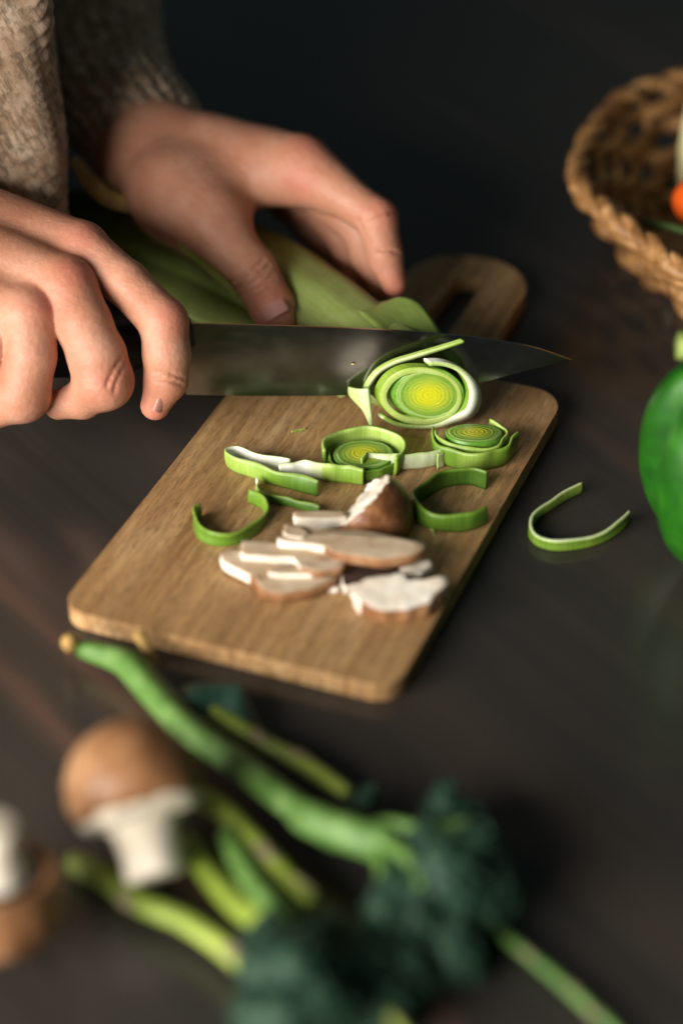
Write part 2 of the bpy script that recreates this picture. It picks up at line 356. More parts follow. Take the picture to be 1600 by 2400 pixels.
# ------------------------------------------------------------------ knife (blade plane leans away from the camera)
KN = unit((.02, -1, .22)); K0 = ony(850, 925, 5.9)
def onk(px, py): r = ray(px, py); return CAM + r*(((K0-CAM)@KN)/(r@KN))
kn = thing('kitchen_knife', onk(440, 850), 'black handled kitchen knife slicing through the leek', 'knife')
spine = spline([onk(446, 757), (onk(760, 766)), onk(1010, 780), onk(1150, 795), onk(1260, 816), onk(1338, 843)], 40)
edge = spline([onk(436, 925), onk(640, 928), onk(850, 925), onk(1000, 917), onk(1140, 893), onk(1250, 864), onk(1338, 845)], 40)
bl = np.zeros((40, 7, 3)); th = np.zeros((40, 7))
for k in range(7):
    f = k/6; bl[:, k] = spine*(1-f)+edge*f; th[:, k] = .13*(1-f)+.015
V, Fc = sheet(bl, th); add('blade', V, Fc, m_steel.m, kn, smooth=False)
hp = [onk(452, 777), onk(380, 790), onk(290, 815), onk(180, 822), onk(60, 826), onk(-60, 838), onk(-170, 850)]
hr = np.interp(np.linspace(0, 1, 30), [0, .12, .3, .6, .85, 1], [.62, .85, 1.2, 1.15, 1.15, 1.05])
V, Fc = tube(spline(hp, 30), hr, 20, flat=1., fn=lambda t, a: 1/((abs(math.cos(a))**3+abs(math.sin(a)/.66)**3)**(1/3)))
add('handle', V, Fc, m_handle.m, kn)
tip = onk(1338, 844)
c = onk(827, 851)+KN*.13; V, Fc = tube([c-RT*.08, c, c+RT*.1], [.02, .045, .02], 8)
cr = add('leek_crumb', V, Fc, m_crumb.m, base=c); tag(cr, 'tiny pale crumb stuck to the middle of the knife blade', 'crumb')

# ------------------------------------------------------------------ leek
CY = 4.87; AX = unit((-.555, .832, .010))
def c5(pts): return [(750+x/3.136, 750+y/3.136) for x, y in pts]
def cutpl(pts): return np.array([ony(px, py, CY) for px, py in pts])
leek = thing('leek', (-3, 12, BT), 'whole green leek held down by the left hand and cut open at one end', 'leek')
def extr(curve, S_, thick, n_in=0):     # curve [m,3] in the cut plane swept back along the leek axis
    return np.array([curve + AX*s for s in S_])
def closed_layer(name, curve, depth, thick, tint_out, tint_in, tint_rim, heart=0., n=14, shrink=0.):
    m = len(curve); cen = curve.mean(0); V = []; A = []; U = []
    d = curve-cen; ln = np.linalg.norm(d, axis=1)[:, None]; inn = cen + d*(1-thick/ln)
    rings = [(inn, depth, tint_in), (inn, .0, tint_in), (inn+(curve-inn)*.25, -.03, tint_rim), (inn+(curve-inn)*.75, -.03, tint_rim), (curve, 0., tint_rim*.5+tint_out*.5)]
    for k in range(1, n): rings.append((curve, depth*k/(n-1), tint_out))
    arc = np.r_[0, np.cumsum(np.linalg.norm(np.diff(curve, axis=0), axis=1))]
    for c, s, t in rings:
        V.append(c+AX*s); A.append(np.full(m, t)); U.append(np.stack([arc, np.full(m, s)], 1))
    k = len(rings); Fc = [(i*m+j, i*m+(j+1) % m, (i+1)*m+(j+1) % m, (i+1)*m+j) for i in range(k-1) for j in range(m)]
    return add(name, np.concatenate(V), Fc, m_leek.m, leek, uv=np.concatenate(U), attrs={'tint': np.concatenate(A), 'heart': np.full(k*m, heart)})
def closed_spline(pts, n): P = spline(list(pts[-3:])+list(pts)+list(pts[:4]), 4*n); L = P; 
def ring_pts(cx, cy, rx, ry, n=72, wob=.03, seed=0, dent=0., rot=0.):
    out = []
    for k in range(n):
        a = 2*math.pi*k/n; q = 1+wob*mnoise.noise(Vector((math.cos(a)*1.5, math.sin(a)*1.5, seed*3.1)))-dent*math.exp(-((a-1.5*math.pi)/.35)**2)
        x, y = math.cos(a)*rx*q, math.sin(a)*ry*q; out.append((cx+x*math.cos(rot)-y*math.sin(rot), cy+x*math.sin(rot)+y*math.cos(rot)))
    return out
# heart: polar disc with real grooves
def ring_disc(name, outline, cen, nrm, depth, axis, parent, rings=46, dome=.05, groove=.008, ngroove=9, top=1.0, dent=.10):
    m = len(outline); V = []; rad = []
    for i in range(rings+1):
        q = i/rings
        for j in range(m):
            a = 2*math.pi*j/m; p = cen+(outline[j]-cen)*max(q, .004)*(1-dent*(1-q)*math.exp(-((a-1.5*math.pi)/.5)**2))
            g = groove*math.cos(q*ngroove*2*math.pi + .6*mnoise.noise(Vector((p[0]*1.5, p[1]*1.5, p[2]*1.5))))
            V.append(p + nrm*(dome*(1-q*q)+g*(q > .15) - .05*(q > .985)));  rad.append(q*top)
    for k in (0.3, 1.):
        for j in range(m): V.append(outline[j]+axis*depth*k); rad.append(1.)
    k = rings+3; Fc = [(i*m+j, (i+1)*m+j, (i+1)*m+(j+1) % m, i*m+(j+1) % m) for i in range(k-1) for j in range(m)]
    return add(name, V, Fc, m_ring.m, parent, attrs={'rad': rad})
core = cutpl(c5(ring_pts(800, 548, 262, 188, 84, .04, 1)))
ring_disc('leek_heart', core, core.mean(0), np.array([0, -1., 0]), .5, AX, leek)
L2 = cutpl(c5(ring_pts(744, 562, 306, 212, 72, .03, 2, rot=.03)))
closed_layer('inner_leaf', L2, .4, .33, .6, .4, .36, .1)
# white half ring on the right side (open leaf)
def open_leaf(name, pts, depth, thick, t_out, t_in, t_rim, n=24, flare=None, rimn=60, tf=None):
    cv = spline(cutpl(c5(pts)), rimn); Sx = np.r_[0, np.linspace(.06, depth, n)]
    V2 = np.zeros((rimn, n+1, 3))
    for j, s in enumerate(Sx):
        V2[:, j] = cv + AX*s
        if flare: V2[:, j] += flare(np.linspace(0, 1, rimn), s)
    tv = np.full((rimn, n+1), thick)
    if tf is not None: tv = tv*tf(np.linspace(0, 1, rimn))[:, None]
    V, Fc = sheet(V2, tv); k = rimn*(n+1); u = np.linspace(0, 1, rimn)
    arc = np.r_[0, np.cumsum(np.linalg.norm(np.diff(cv, axis=0), axis=1))]
    A = np.zeros((2, rimn, n+1)); A[0] = np.array([t_in(x) for x in u])[:, None]; A[1] = np.array([t_out(x) for x in u])[:, None]; A[:, :, 0] = np.array([t_rim(x) for x in u])
    UV = np.zeros((2, rimn, n+1, 2)); UV[..., 0] = arc[None, :, None]; UV[..., 1] = Sx
    return add(name, V, Fc, m_leek.m, leek, uv=UV.reshape(-1, 2), attrs={'tint': A.ravel(), 'heart': np.zeros(2*k)})
ORIENT = 1
open_leaf('white_leaf', [(800, 325), (900, 325), (1015, 362), (1098, 440), (1140, 560), (1105, 675), (990, 735), (880, 775), (700, 788), (560, 765), (465, 715)], .4, .3,
          lambda u: .6, lambda u: .02, lambda u: .42-.42*math.exp(-((u-.45)/.28)**2), tf=lambda u: .6+1.9*np.exp(-((u-.45)/.17)**2))
CYS = CY; CY = 5.62
open_leaf('peeled_leaf', [(352, 545), (360, 500), (385, 450), (440, 385), (540, 325), (700, 272), (880, 217), (1060, 160)], .22, .3,
          lambda u: .5, lambda u: .4, lambda u: .22+.3*u**3, n=4, tf=lambda u: 1.05-.5*u)
CY = CYS
a_ = spline(cutpl(c5([(388, 800), (382, 720), (374, 640), (366, 570), (356, 500)])), 14)
b_ = spline(np.array([onz(*c5([q])[0], z) for q, z in (((345, 690), 1.6), ((310, 640), 1.9), ((255, 590), 2.1), ((215, 540), 2.3), ((215, 490), 2.6))]), 14)
V2 = np.stack([a_*(1-f)+b_*f-np.array([0, .12*math.sin(math.pi*f), 0]) for f in np.linspace(0, 1, 8)], 1); V, Fc = sheet(V2, .16)
A_ = np.zeros((2, 14, 8)); A_[:] = np.linspace(.2, .34, 8); UV_ = np.zeros((2, 14, 8, 2)); UV_[..., 0] = np.linspace(0, 2.5, 14)[None, :, None]
add('peeled_leaf', V, Fc, m_leek.m, leek, uv=UV_.reshape(-1, 2), attrs={'tint': A_.ravel(), 'heart': np.zeros(224)})
# body behind the knife: layered sheath, flattened, with the peeled leaf flaring at the cut
C0 = core.mean(0)+np.array([0, 0, -.03])
def body_ring(s, m=72):
    c = C0 + AX*s - np.array([.028*max(0, s-10)**2, 0, 0]); bl_ = min(1, max(0, (s-3.2)/6)); w = unit(np.cross(AX, (0, 0, 1)))*bl_+(1-bl_)*np.array([1.2, 0, 0]); out = []
    r = 1.92*np.interp(s, [0, 2, 6, 10, 16, 24], [1, 1, .98, 1.0, 1.12, 1.2]); fz = np.interp(s, [0, 8, 16, 24], [1, 1, .75, .4]); wd = np.interp(s, [0, 8, 16, 24], [1, 1, 1.2, 1.5])
    for k in range(m):
        a = 2*math.pi*k/m; q = 1+.025*math.sin(3*a+s*.1)+.02*math.sin(7*a)
        out.append(c + w*math.cos(a)*r*q*wd + np.array([0, 0, math.sin(a)*r*q*fz - (1-fz)*r*.75]))
    return np.array(out)
ss = np.linspace(2.2, 22, 60); rr_ = [body_ring(s) for s in ss]; V = np.concatenate(rr_ + [C0[None]+AX*2.2, C0[None]+AX*22-np.array([[4.03, 0, 0]])]); m = 72
Fc = [(i*m+j, i*m+(j+1) % m, (i+1)*m+(j+1) % m, (i+1)*m+j) for i in range(59) for j in range(m)] + [(60*m, (j+1) % m, j) for j in range(m)] + [(60*m+1, 59*m+j, 59*m+(j+1) % m) for j in range(m)]
UVb = np.array([(k/m*12, s) for s in ss for k in range(m)]+[(0, 0), (0, 0)]); tb = np.array([np.interp(s, [1, 6, 14, 22], [.5, .5, .56, .8]) for s in ss for k in range(m)]+[.4, .9])
add('leaf_sheath', V, Fc, m_body.m, leek, uv=UVb, attrs={'tint': tb, 'heart': np.zeros(len(V))})
def leaf(name, up, lo, n=40, m=12, thick=.12, sag=.3, tint=(.6, .7), parent=leek, mat=None, ripple=.06, heart=0.):
    A = spline(up, n); B = spline(lo, n); V2 = np.zeros((n, m, 3)); T_ = np.zeros((n, m)); UV = np.zeros((2, n, m, 2))
    for j in range(m):
        f = j/(m-1); V2[:, j] = A*(1-f)+B*f; V2[:, j, 2] += sag*math.sin(math.pi*f) + ripple*np.sin(np.linspace(0, 9, n)+f*4)
        T_[:, j] = np.linspace(tint[0], tint[1], n); UV[:, :, j, 0] = f*4; UV[:, :, j, 1] = np.linspace(0, n*.3, n)
    V, Fc = sheet(V2, thick)
    return add(name, V, Fc, mat or m_body.m, parent, uv=UV.reshape(-1, 2), attrs={'tint': np.tile(T_.ravel(), 2), 'heart': np.full(2*n*m, heart)})
# peeled leaf continuing behind the knife, above the spine (flared lip) and below it (lying on the board)
leaf('outer_leaf', [onz(1034, 782, 4.0), onz(1008, 740, 4.45), onz(980, 708, 4.75), onz(940, 696, 4.75), onz(908, 706, 4.4), onz(880, 710, 4.1), onz(850, 700, 3.9)],
     [onz(945, 812, 4.2), onz(915, 790, 4.45), onz(880, 765, 4.55), onz(845, 735, 4.55), onz(825, 722, 4.3), onz(822, 712, 4.0), onz(820, 706, 3.8)], tint=(.75, .5), sag=-.1, ripple=.0, thick=.1)
leaf('outer_leaf', [onz(900, 955, 1.4), onz(760, 850, 1.7), onz(560, 690, 1.7), onz(380, 540, 1.8), onz(230, 425, 2.0)],
     [onz(800, 930, 1.1), onz(660, 850, 1.0), onz(440, 750, 1.0), onz(250, 640, 1.2), onz(90, 520, 1.4)], tint=(.46, .56), sag=.5)
leaf('dry_leaf', [atd(330, 470, 111.5), atd(268, 448, 111.8), atd(215, 405, 112), atd(180, 366, 112.3)],
     [atd(318, 500, 111.3), atd(256, 488, 111.5), atd(196, 440, 111.8), atd(163, 380, 112)], n=20, m=5, mat=m_dry.m, sag=.1, ripple=.02)
leaf('outer_leaf', [atd(415, 562, 109.3), atd(470, 606, 108.8), atd(520, 646, 108.3), atd(562, 690, 107.9)],
     [atd(418, 578, 109.2), atd(462, 616, 108.7), atd(508, 655, 108.2), atd(552, 700, 107.8)], n=20, m=5, mat=m_leek.m, sag=.03, ripple=.0, tint=(.4, .3), heart=.35)  # added thin strip; its pale yellow paints the sheath's lit lower edge

# ------------------------------------------------------------------ leek rounds and strips
def ribbon_obj(name, path, h, thick, tint_out, tint_in, label, group=None, zb=BT, lean=0., rim=.18, flip=False, n=70, twist=None, parent=None, heart=0., zt=None):
    P = spline(path, n); P[:, 2] = zb
    if zt is not None: P[:, 2] += np.interp(np.linspace(0, 1, n), *zt)
    T = np.gradient(P, axis=0); T[:, 2] = 0; T /= np.linalg.norm(T, axis=1)[:, None]; N = np.stack([T[:, 1], -T[:, 0], 0*T[:, 0]], 1)
    if flip: N = -N
    sd = float(P[0, 0]*3.3+P[0, 1]); wob = np.array([[mnoise.noise(Vector((x*6, sd, k))) for k in (0., 4., 8.)] for x in np.linspace(0, 1, n)])
    P = P+N*(wob[:, :1]*.05); thick = thick*.8; h = h*(1+.08*wob[:, 1])
    m = 7; V2 = np.zeros((n, m, 3)); u = np.linspace(0, 1, n)
    for j in range(m):
        f = j/(m-1); le = lean if twist is None else np.interp(u, *twist)
        le = np.broadcast_to(le, n)+.25*wob[:, 2]
        V2[:, j] = P + N*(np.sin(le)*h*f)[:, None]; V2[:, j, 2] += np.cos(le)*h*f + .015*np.sin(u*23)*f
        V2[:, j] += N*(.05*math.sin(math.pi*f))
    V, Fc = sheet(V2, thick*(1-.25*np.abs(np.linspace(-1, 1, m))**6)[None, :]*np.ones((n, 1)))
    d = np.cross(np.gradient(V2, axis=0), np.gradient(V2, axis=1)); s_out = ((d*N[:, None, :]).sum(-1)).mean() > 0
    A = np.zeros((2, n, m)); o = np.array([tint_out(x) for x in u])[:, None]; i_ = np.array([tint_in(x) for x in u])[:, None]
    A[0], A[1] = (o, i_) if s_out else (i_, o)
    A = np.where(A > .25, A+.1, A); A[:, :, -1] = A[:, :, -1]*.45+rim*.55
    arc = np.r_[0, np.cumsum(np.linalg.norm(np.diff(P, axis=0), axis=1))]
    UV = np.zeros((2, n, m, 2)); UV[..., 0] = arc[None, :, None]; UV[..., 1] = np.linspace(0, float(np.mean(h)), m)
    base = P.mean(0); base[2] = zb
    o = add(name, V, Fc, m_leek.m, parent, base=base, uv=UV.reshape(-1, 2), attrs={'tint': A.ravel(), 'heart': np.full(2*n*m, heart)})
    if label: tag(o, label, 'leek strip', group)
    return o
GS = 'cut leek strips scattered around the mushroom'
def gp(pts, ox, oy, sc, z): return [onz(ox+x/sc, oy+y/sc, z) for x, y in pts]
ribbon_obj('leek_strip', gp([(884, 335), (790, 305), (680, 312), (580, 350), (490, 405), (445, 455), (455, 520), (540, 575), (670, 592), (790, 583), (884, 545)], 800, 1000, 2.613, BT+.42), .9, .14,
           lambda u: .62+.1*abs(u-.5), lambda u: .72, 'wide dark green leek strip curved like a C beside the brown mushroom cap', GS, rim=.5, flip=False)
ribbon_obj('leek_strip', gp([(62, 775), (22, 800), (20, 865), (60, 940), (160, 985), (270, 985), (390, 955), (495, 890), (545, 800), (525, 730), (470, 695), (415, 672)], 450, 950, 3.136, BT+.3), .66, .15,
           lambda u: .45+.2*max(0, u-.4), lambda u: .62, 'bright green leek strip curled into a C at the left of the mushroom slices', GS, rim=.45, flip=True)
ribbon_obj('leek_strip', gp([(925, 610), (750, 565), (550, 510), (400, 460), (300, 420), (262, 385), (300, 368), (450, 405), (640, 445), (720, 455)], 450, 950, 3.136, BT+.4), .78, .13,
           lambda u: .38+.35*max(0, .45-u)/.45, lambda u: .02, 'pale leek strip folded in a long hairpin with its white inside showing', GS, rim=.25, flip=True)
ribbon_obj('leek_strip', gp([(640, 500), (720, 478), (830, 468), (930, 485), (1060, 505), (1180, 520), (1260, 528)], 450, 950, 3.136, BT+.4), .85, .13,
           lambda u: min(.45, max(.0, (u-.3)*1.2)), lambda u: .1, 'short leek strip white at one end and ribbed green near the mushroom cap', GS, rim=.3, flip=False)
ribbon_obj('leek_strip', gp([(300, 1085), (312, 1060), (330, 1042), (420, 1048), (560, 1052), (700, 1042), (830, 1026), (905, 1010), (915, 1025), (860, 1045)], 750, 750, 3.136, BT+.35), .8, .13,
           lambda u: .15+.45*(abs(u-.5) > .36), lambda u: .2, 'flat pale leek strip between the two round slices', GS, rim=.4, flip=False)
ribbon_obj('leek_strip', gp([(480, 560), (488, 640), (540, 682), (620, 695), (720, 715), (820, 740), (935, 772)], 450, 950, 3.136, BT+.2), .42, .1,
           lambda u: .05+.65*min(1, u*2.5), lambda u: .5, 'thin dark green leek strip with a white thread at its end', GS, rim=.2)
ribbon_obj('leek_strip', [onz(1100+x/2.352, 700+y/2.352, .25) for x, y in [(617, 1040), (540, 1075), (450, 1135), (380, 1185), (335, 1235), (330, 1285), (370, 1335), (450, 1362), (560, 1360), (680, 1335), (780, 1295), (850, 1240), (882, 1195)]], .52, .2,
           lambda u: .42+.3*max(0, u-.75), lambda u: .5, 'green leek strip curved like a horseshoe alone on the bare table by the pepper', GS, zb=.02, rim=-.1, flip=True)

def round_slice(px, py, z, r, ratio, h, tilt, label, group, wallk=1.):
    c = onz(px, py, z); t = thing('leek_slice', (c[0], c[1], BT), label, 'leek slice', group)
    N = unit((0+tilt[0], tilt[1], 1.)); U_ = unit(np.array([1., 0, 0])-N*N[0]); W_ = np.cross(N, U_)
    return t, c, N, U_, W_
t, c, N, U_, W_ = round_slice(750+1128/3.136, 750+830/3.136, BT+1.05, 1, 1, 1, (0, .12), 'thick round leek slice standing in its outer leaf at the right board edge', 'round leek slices')
ol = np.array([c + U_*math.cos(a)*1.2*(1+.03*math.sin(3*a)) + W_*math.sin(a)*.88 for a in np.linspace(0, 2*math.pi, 64, endpoint=False)])
ring_disc('slice_core', ol, ol.mean(0), N, 1.0, -N, t, rings=30, ngroove=6)
def ring_ribbon(t, c, rx, ry, a0, a1, h, z0, thick, to, ti, rim, n=60, name='outer_leaf', ev=None, heart=0.):
    a = np.linspace(a0, a1, n); P = [c + RT*math.cos(x)*rx + np.array([0, 1, 0])*math.sin(x)*ry for x in a]
    P = [np.array([p[0], p[1], z0]) for p in P]
    return ribbon_obj(name, P, h, thick, to, ti, None, zb=z0, rim=rim, parent=t, n=n, lean=.08, heart=heart)
ring_ribbon(t, c+np.array([0.02, 0.05, 0]), 1.34, 1.04, math.radians(-190), math.radians(60), 1.05, BT, .16, lambda u: .52, lambda u: .4, .3, name='slice_leaf')
ribbon_obj('slice_leaf', [c+np.array(q) for q in [(-1.52, .55, 0), (-1.62, .0, 0), (-1.45, -.55, 0), (-.9, -1.05, 0), (-.2, -1.28, 0), (.6, -1.2, 0), (1.2, -.9, 0), (1.62, -.35, 0), (1.75, .1, 0)]], 1.0, .15,
           lambda u: .58-.18*math.exp(-((u-.55)/.2)**2), lambda u: .5, None, zb=BT, rim=.45, parent=t, lean=.12, zt=([0, .6, 1], [0, 0, .1]))
t2, c, N, U_, W_ = round_slice(750+318/3.136, 750+985/3.136, BT+.55, 1, 1, 1, (.0, -.03), 'flat round leek slice with a raised outer ring left of the cut leek end', 'round leek slices')
ol = np.array([c + U_*math.cos(a)*1.28 + W_*math.sin(a)*1.08*(1+.02*math.sin(2*a+1)) for a in np.linspace(0, 2*math.pi, 64, endpoint=False)])
ring_disc('slice_core', ol, ol.mean(0), N, .55, -N, t2, rings=30, ngroove=6)
ring_ribbon(t2, c, 1.58, 1.42, math.radians(-35), math.radians(190), .98, BT, .2, lambda u: .55, lambda u: .3, .3, name='slice_leaf')
ring_ribbon(t2, c, 1.42, 1.22, math.radians(170), math.radians(330), .55, BT, .12, lambda u: .6, lambda u: .4, .5, name='slice_leaf')

for k, (x, y, L_, a) in enumerate([(700, 1010, .35, .4), (1010, 1245, .3, 1.9), (590, 1330, .26, 2.6), (905, 1052, .3, .9)]):
    p = onz(x, y, BT); d = np.array([math.cos(a), math.sin(a), 0])
    ribbon_obj('leek_shred', [p-d*L_, p-d*L_*.3+np.array([.04, .05, 0]), p+d*L_*.5, p+d*L_+np.array([-.03, .04, 0])], .07, .05, lambda u: .35, lambda u: .3, None, n=12)
    tag(bpy.context.scene.objects[-1] if False else [o for o in scene.objects if o.name.startswith('leek_shred')][-1], ['thin leek shred lying on bare wood left of the cut leek', 'thin leek shred inside the dark green C strip', 'thin leek shred left of the lowest mushroom slice', 'thin leek shred between the two round leek slices'][k], 'leek shred', 'fine leek shreds on the board')
# ------------------------------------------------------------------ mushroom pieces on the board
def slab(name, pts, z, t, parent, skin_from=None, skin_to=None, tilt=(0, 0), face=None, rough=.03, label=None, bm_seed=0, grp=None, spots=()):
    """slice: outline (photo pixels, on the plane z) extruded down by t; side faces of the cap carry skin"""
    P = np.array([onz(px, py, z) for px, py in pts]); n0 = len(P)
    Q = np.array(list(P)+[P[0]]); La = np.r_[0, np.cumsum(np.linalg.norm(np.diff(Q, axis=0), axis=1))]; ta = np.linspace(0, La[-1], 97)[:-1]
    Q = np.stack([np.interp(ta, La, Q[:, k]) for k in range(3)], 1); n = len(Q)
    for _ in range(2): Q = .5*Q+.25*np.roll(Q, 1, 0)+.25*np.roll(Q, -1, 0)
    cen = Q.mean(0)
    src = np.linspace(0, 1, n, endpoint=False)
    if skin_from is not None: skin_from, skin_to = La[skin_from]/La[-1], La[skin_to]/La[-1]
    V = []; mi = []; Fc = []
    def nz(p, k): return np.array([mnoise.noise(Vector((p[0]*1.7, p[1]*1.7, k+bm_seed))), mnoise.noise(Vector((p[0]*1.7, p[1]*1.7, k+5.+bm_seed))), .5*mnoise.noise(Vector((p[0]*1.9, p[1]*1.9, k+9.+bm_seed)))])*rough
    lev = [(0., 1-.012), (.05, 1.), (.5, 1.01), (.94, 1.), (1., .97)]
    for f, sc in lev:
        for p in Q:
            q = cen+(p-cen)*sc; q = q+nz(q, f*2); q[2] = z - t*f + nz(q, 3)[2] + (q-cen)[0]*tilt[0] + (q-cen)[1]*tilt[1]; V.append(q)
    for sc in (.82, .58, .3):
        for p in Q:
            q = cen+(p-cen)*sc; q = q+nz(q, 0); q[2] = z + nz(q, 3)[2]*1.3 + (q-cen)[0]*tilt[0] + (q-cen)[1]*tilt[1]; V.append(q)
    top, bot = len(V), len(V)+1
    ct = cen.copy(); ct[2] = z+.01; cb = cen.copy(); cb[2] = z-t; V += [ct, cb]
    for i in range(4):
        for j in range(n):
            Fc.append((i*n+j, (i+1)*n+j, (i+1)*n+(j+1) % n, i*n+(j+1) % n))
            isk = skin_from is not None and ((skin_from <= src[j] <= skin_to) if skin_from < skin_to else (src[j] >= skin_from or src[j] <= skin_to))
            mi.append(2 if isk else 1)
    for a_, b_ in ((0, 5), (5, 6), (6, 7)):
        for j in range(n): Fc.append((a_*n+(j+1) % n, b_*n+(j+1) % n, b_*n+j, a_*n+j)); mi.append(0)
    for j in range(n): Fc.append((top, 7*n+j, 7*n+(j+1) % n)); mi.append(0); Fc.append((bot, 4*n+(j+1) % n, 4*n+j)); mi.append(0)
    base = np.array([cen[0], cen[1], max(z-t, BT)])
    br = np.zeros(len(V)); br[:n] = .5; br[4*n:5*n] = .6; VV = np.array(V)
    for px, py, rr_s in spots:
        c_ = onz(px, py, z); br = np.maximum(br, np.exp(-((VV[:, 0]-c_[0])**2+((VV[:, 1]-c_[1])*1.6)**2)/rr_s**2)*(VV[:, 2] > z-t*.3))
    o = add(name, V, Fc, None, parent, base=base, mats=[face or m_mshade.m, m_mflesh.m, m_mskin.m], mi=mi, attrs={'bruise': br})
    if label: tag(o, label, 'mushroom slice', grp)
    return o
def c6(pts): return [(480+x/2.613, 1080+y/2.613) for x, y in pts]
GM = 'mushroom slices heaped on the board'
# stem-left slices; outlines run clockwise from the stem end
slab('mushroom_slice', c6([(90, 575), (150, 540), (300, 560), (380, 590), (560, 640), (700, 650), (835, 640), (800, 715), (650, 780), (460, 808), (345, 780), (290, 705), (235, 680), (108, 618)]), BT+.6, .48, None, 6, 11, (0, .05), spots=[(640, 1342, .35), (610, 1352, .3), (680, 1335, .3)], label='lowest mushroom slice with orange skinned cap edge facing the front', grp=GM, bm_seed=1)
slab('mushroom_slice', c6([(225, 490), (330, 488), (560, 530), (760, 565), (870, 600), (845, 650), (700, 675), (580, 650), (565, 590), (380, 583), (218, 572)]), BT+1.0, .34, None, 4, 7, (0, .04), spots=[(755, 1308, .35), (725, 1318, .25)], label='middle mushroom slice with a square pale stem end at the left', grp=GM, bm_seed=2)
slab('mushroom_slice', c6([(440, 465), (540, 452), (780, 440), (1000, 455), (1200, 475), (1340, 500), (1355, 530), (1280, 578), (1080, 598), (900, 575), (752, 548), (742, 518), (600, 500), (450, 490)]), BT+1.36, .46, None, 6, 11, (.01, .05), spots=[(903, 1279, .28), (880, 1282, .2)], label='long bright mushroom slice on top with a brown spot near its right end', grp=GM, bm_seed=3)
slab('mushroom_slice', c6([(485, 385), (560, 390), (720, 420), (950, 425), (1150, 455), (1280, 490), (1000, 470), (780, 455), (600, 445), (490, 420)]), BT+1.3, .4, None, 4, 5, (0, .03), label='thin mushroom slice tucked behind the top slice against the cap', grp=GM, bm_seed=4)
slab('mushroom_slice', c6([(385, 655), (470, 640), (560, 648), (660, 660), (665, 690), (560, 690), (450, 690), (390, 680)]), BT+.8, .3, None, label='narrow pale mushroom strip between the lowest and middle slices', grp=GM, bm_seed=11)
slab('mushroom_slice', c6([(480, 425), (500, 395), (590, 400), (640, 440), (600, 470), (500, 455)]), BT+1.42, .3, None, label='small pale mushroom stub at the left end of the top slice', grp=GM, bm_seed=12)
slab('mushroom_slice', c6([(540, 310), (700, 305), (860, 308), (870, 340), (760, 350), (545, 345)]), BT+.95, .55, None, label='short mushroom stem piece beside the brown half cap', grp=GM, bm_seed=5)
slab('mushroom_slice', c6([(830, 690), (930, 640), (1060, 630), (1190, 660), (1200, 700), (1100, 735), (960, 745), (850, 770)]), BT+.5, .4, None, face=m_gill.m, label='dark gilled underside of a mushroom piece in the middle of the heap', grp=GM, bm_seed=6)
slab('mushroom_slice', c6([(1195, 655), (1290, 620), (1380, 600), (1395, 630), (1330, 680), (1210, 700)]), BT+.75, .35, None, face=m_mflesh.m, label='small white mushroom stem scrap at the right of the heap', grp=GM, bm_seed=7, rough=.09)
slab('mushroom_slice', c6([(900, 790), (970, 735), (1080, 725), (1210, 705), (1240, 745), (1390, 735), (1490, 725), (1480, 760), (1380, 850), (1230, 885), (1080, 885), (960, 850)]), BT+.85, .75, None, 7, 11, (0, .28), face=m_mflesh.m, label='ragged white mushroom cap chunk with brown rim nearest the right board edge', grp=GM, bm_seed=8, rough=.1)
for k, (x, y, r) in enumerate([(800, 790, .13), (830, 770, .09), (700, 795, .07), (770, 800, .06), (880, 800, .1), (905, 825, .09)]):
    p = onz(480+x/2.613, 1080+y/2.613, BT+r*.8)
    V, Fc = tube([p-RT*r*1.3, p-RT*r*.5, p+RT*r*.5, p+RT*r*1.3], [r*.5, r, r*.9, r*.4], 8, fn=lambda t, a: 1+.25*math.sin(3*a+t*5))
    o = add('mushroom_crumb', V, Fc, m_mflesh.m, base=p-np.array([0, 0, r])); tag(o, ['largest white mushroom crumb on the board in front of the dark gills', 'small crumb touching the back right of the largest mushroom crumb', 'smallest mushroom crumb, leftmost of the loose crumbs on the board', 'tiny crumb touching the left of the largest mushroom crumb', 'mushroom crumb against the left tip of the ragged white chunk', 'mushroom crumb just in front of the left tip of the ragged chunk'][k], 'crumb', 'mushroom crumbs on the board')
# half cap: brown dome with a white torn cut face turned to the upper left
hc = thing('mushroom_half', onz(890, 1240, BT), 'brown half mushroom cap with a torn white edge leaning on the slices', 'mushroom')
def dome(cen, axis, R, h, cutn, cutd, nr=28, ns=72, seed=0):
    axis = unit(axis); u = unit(np.cross(axis, (0.3, 1, .2))); v = np.cross(axis, u); V = []; flat = []
    for i in range(nr+1):
        q = i/nr
        for j in range(ns):
            a = 2*math.pi*j/ns; ph = q*math.pi*.62; rr = R*math.sin(min(ph, math.pi/2))*(1 if ph < math.pi/2 else 1-.22*(ph-math.pi/2)); zz = h*math.cos(ph)
            p = cen + u*math.cos(a)*rr + v*math.sin(a)*rr + axis*zz; p = p + unit(p-cen+1e-6)*(.05*mnoise.noise(Vector(p*1.2))+.02*mnoise.noise(Vector(p*4)))
            d = (p-cen)@cutn - cutd
            f = d > 0
            if f: p = p - cutn*d + cutn*(.13*mnoise.noise(Vector(p*2.3+seed))+.05*mnoise.noise(Vector(p*6)))
            V.append(p); flat.append(f)
    Fc = [(i*ns+j, (i+1)*ns+j, (i+1)*ns+(j+1) % ns, i*ns+(j+1) % ns) for i in range(nr) for j in range(ns)]
    V.append(cen - axis*h*.3); k = len(V)-1; Fc += [(k, nr*ns+(j+1) % ns, nr*ns+j) for j in range(ns)]
    mi = [0 if sum(flat[i] for i in f if i < len(flat)) < 3 else 1 for f in Fc]
    return V, Fc, mi
cen = onz(872, 1200, BT+.75)
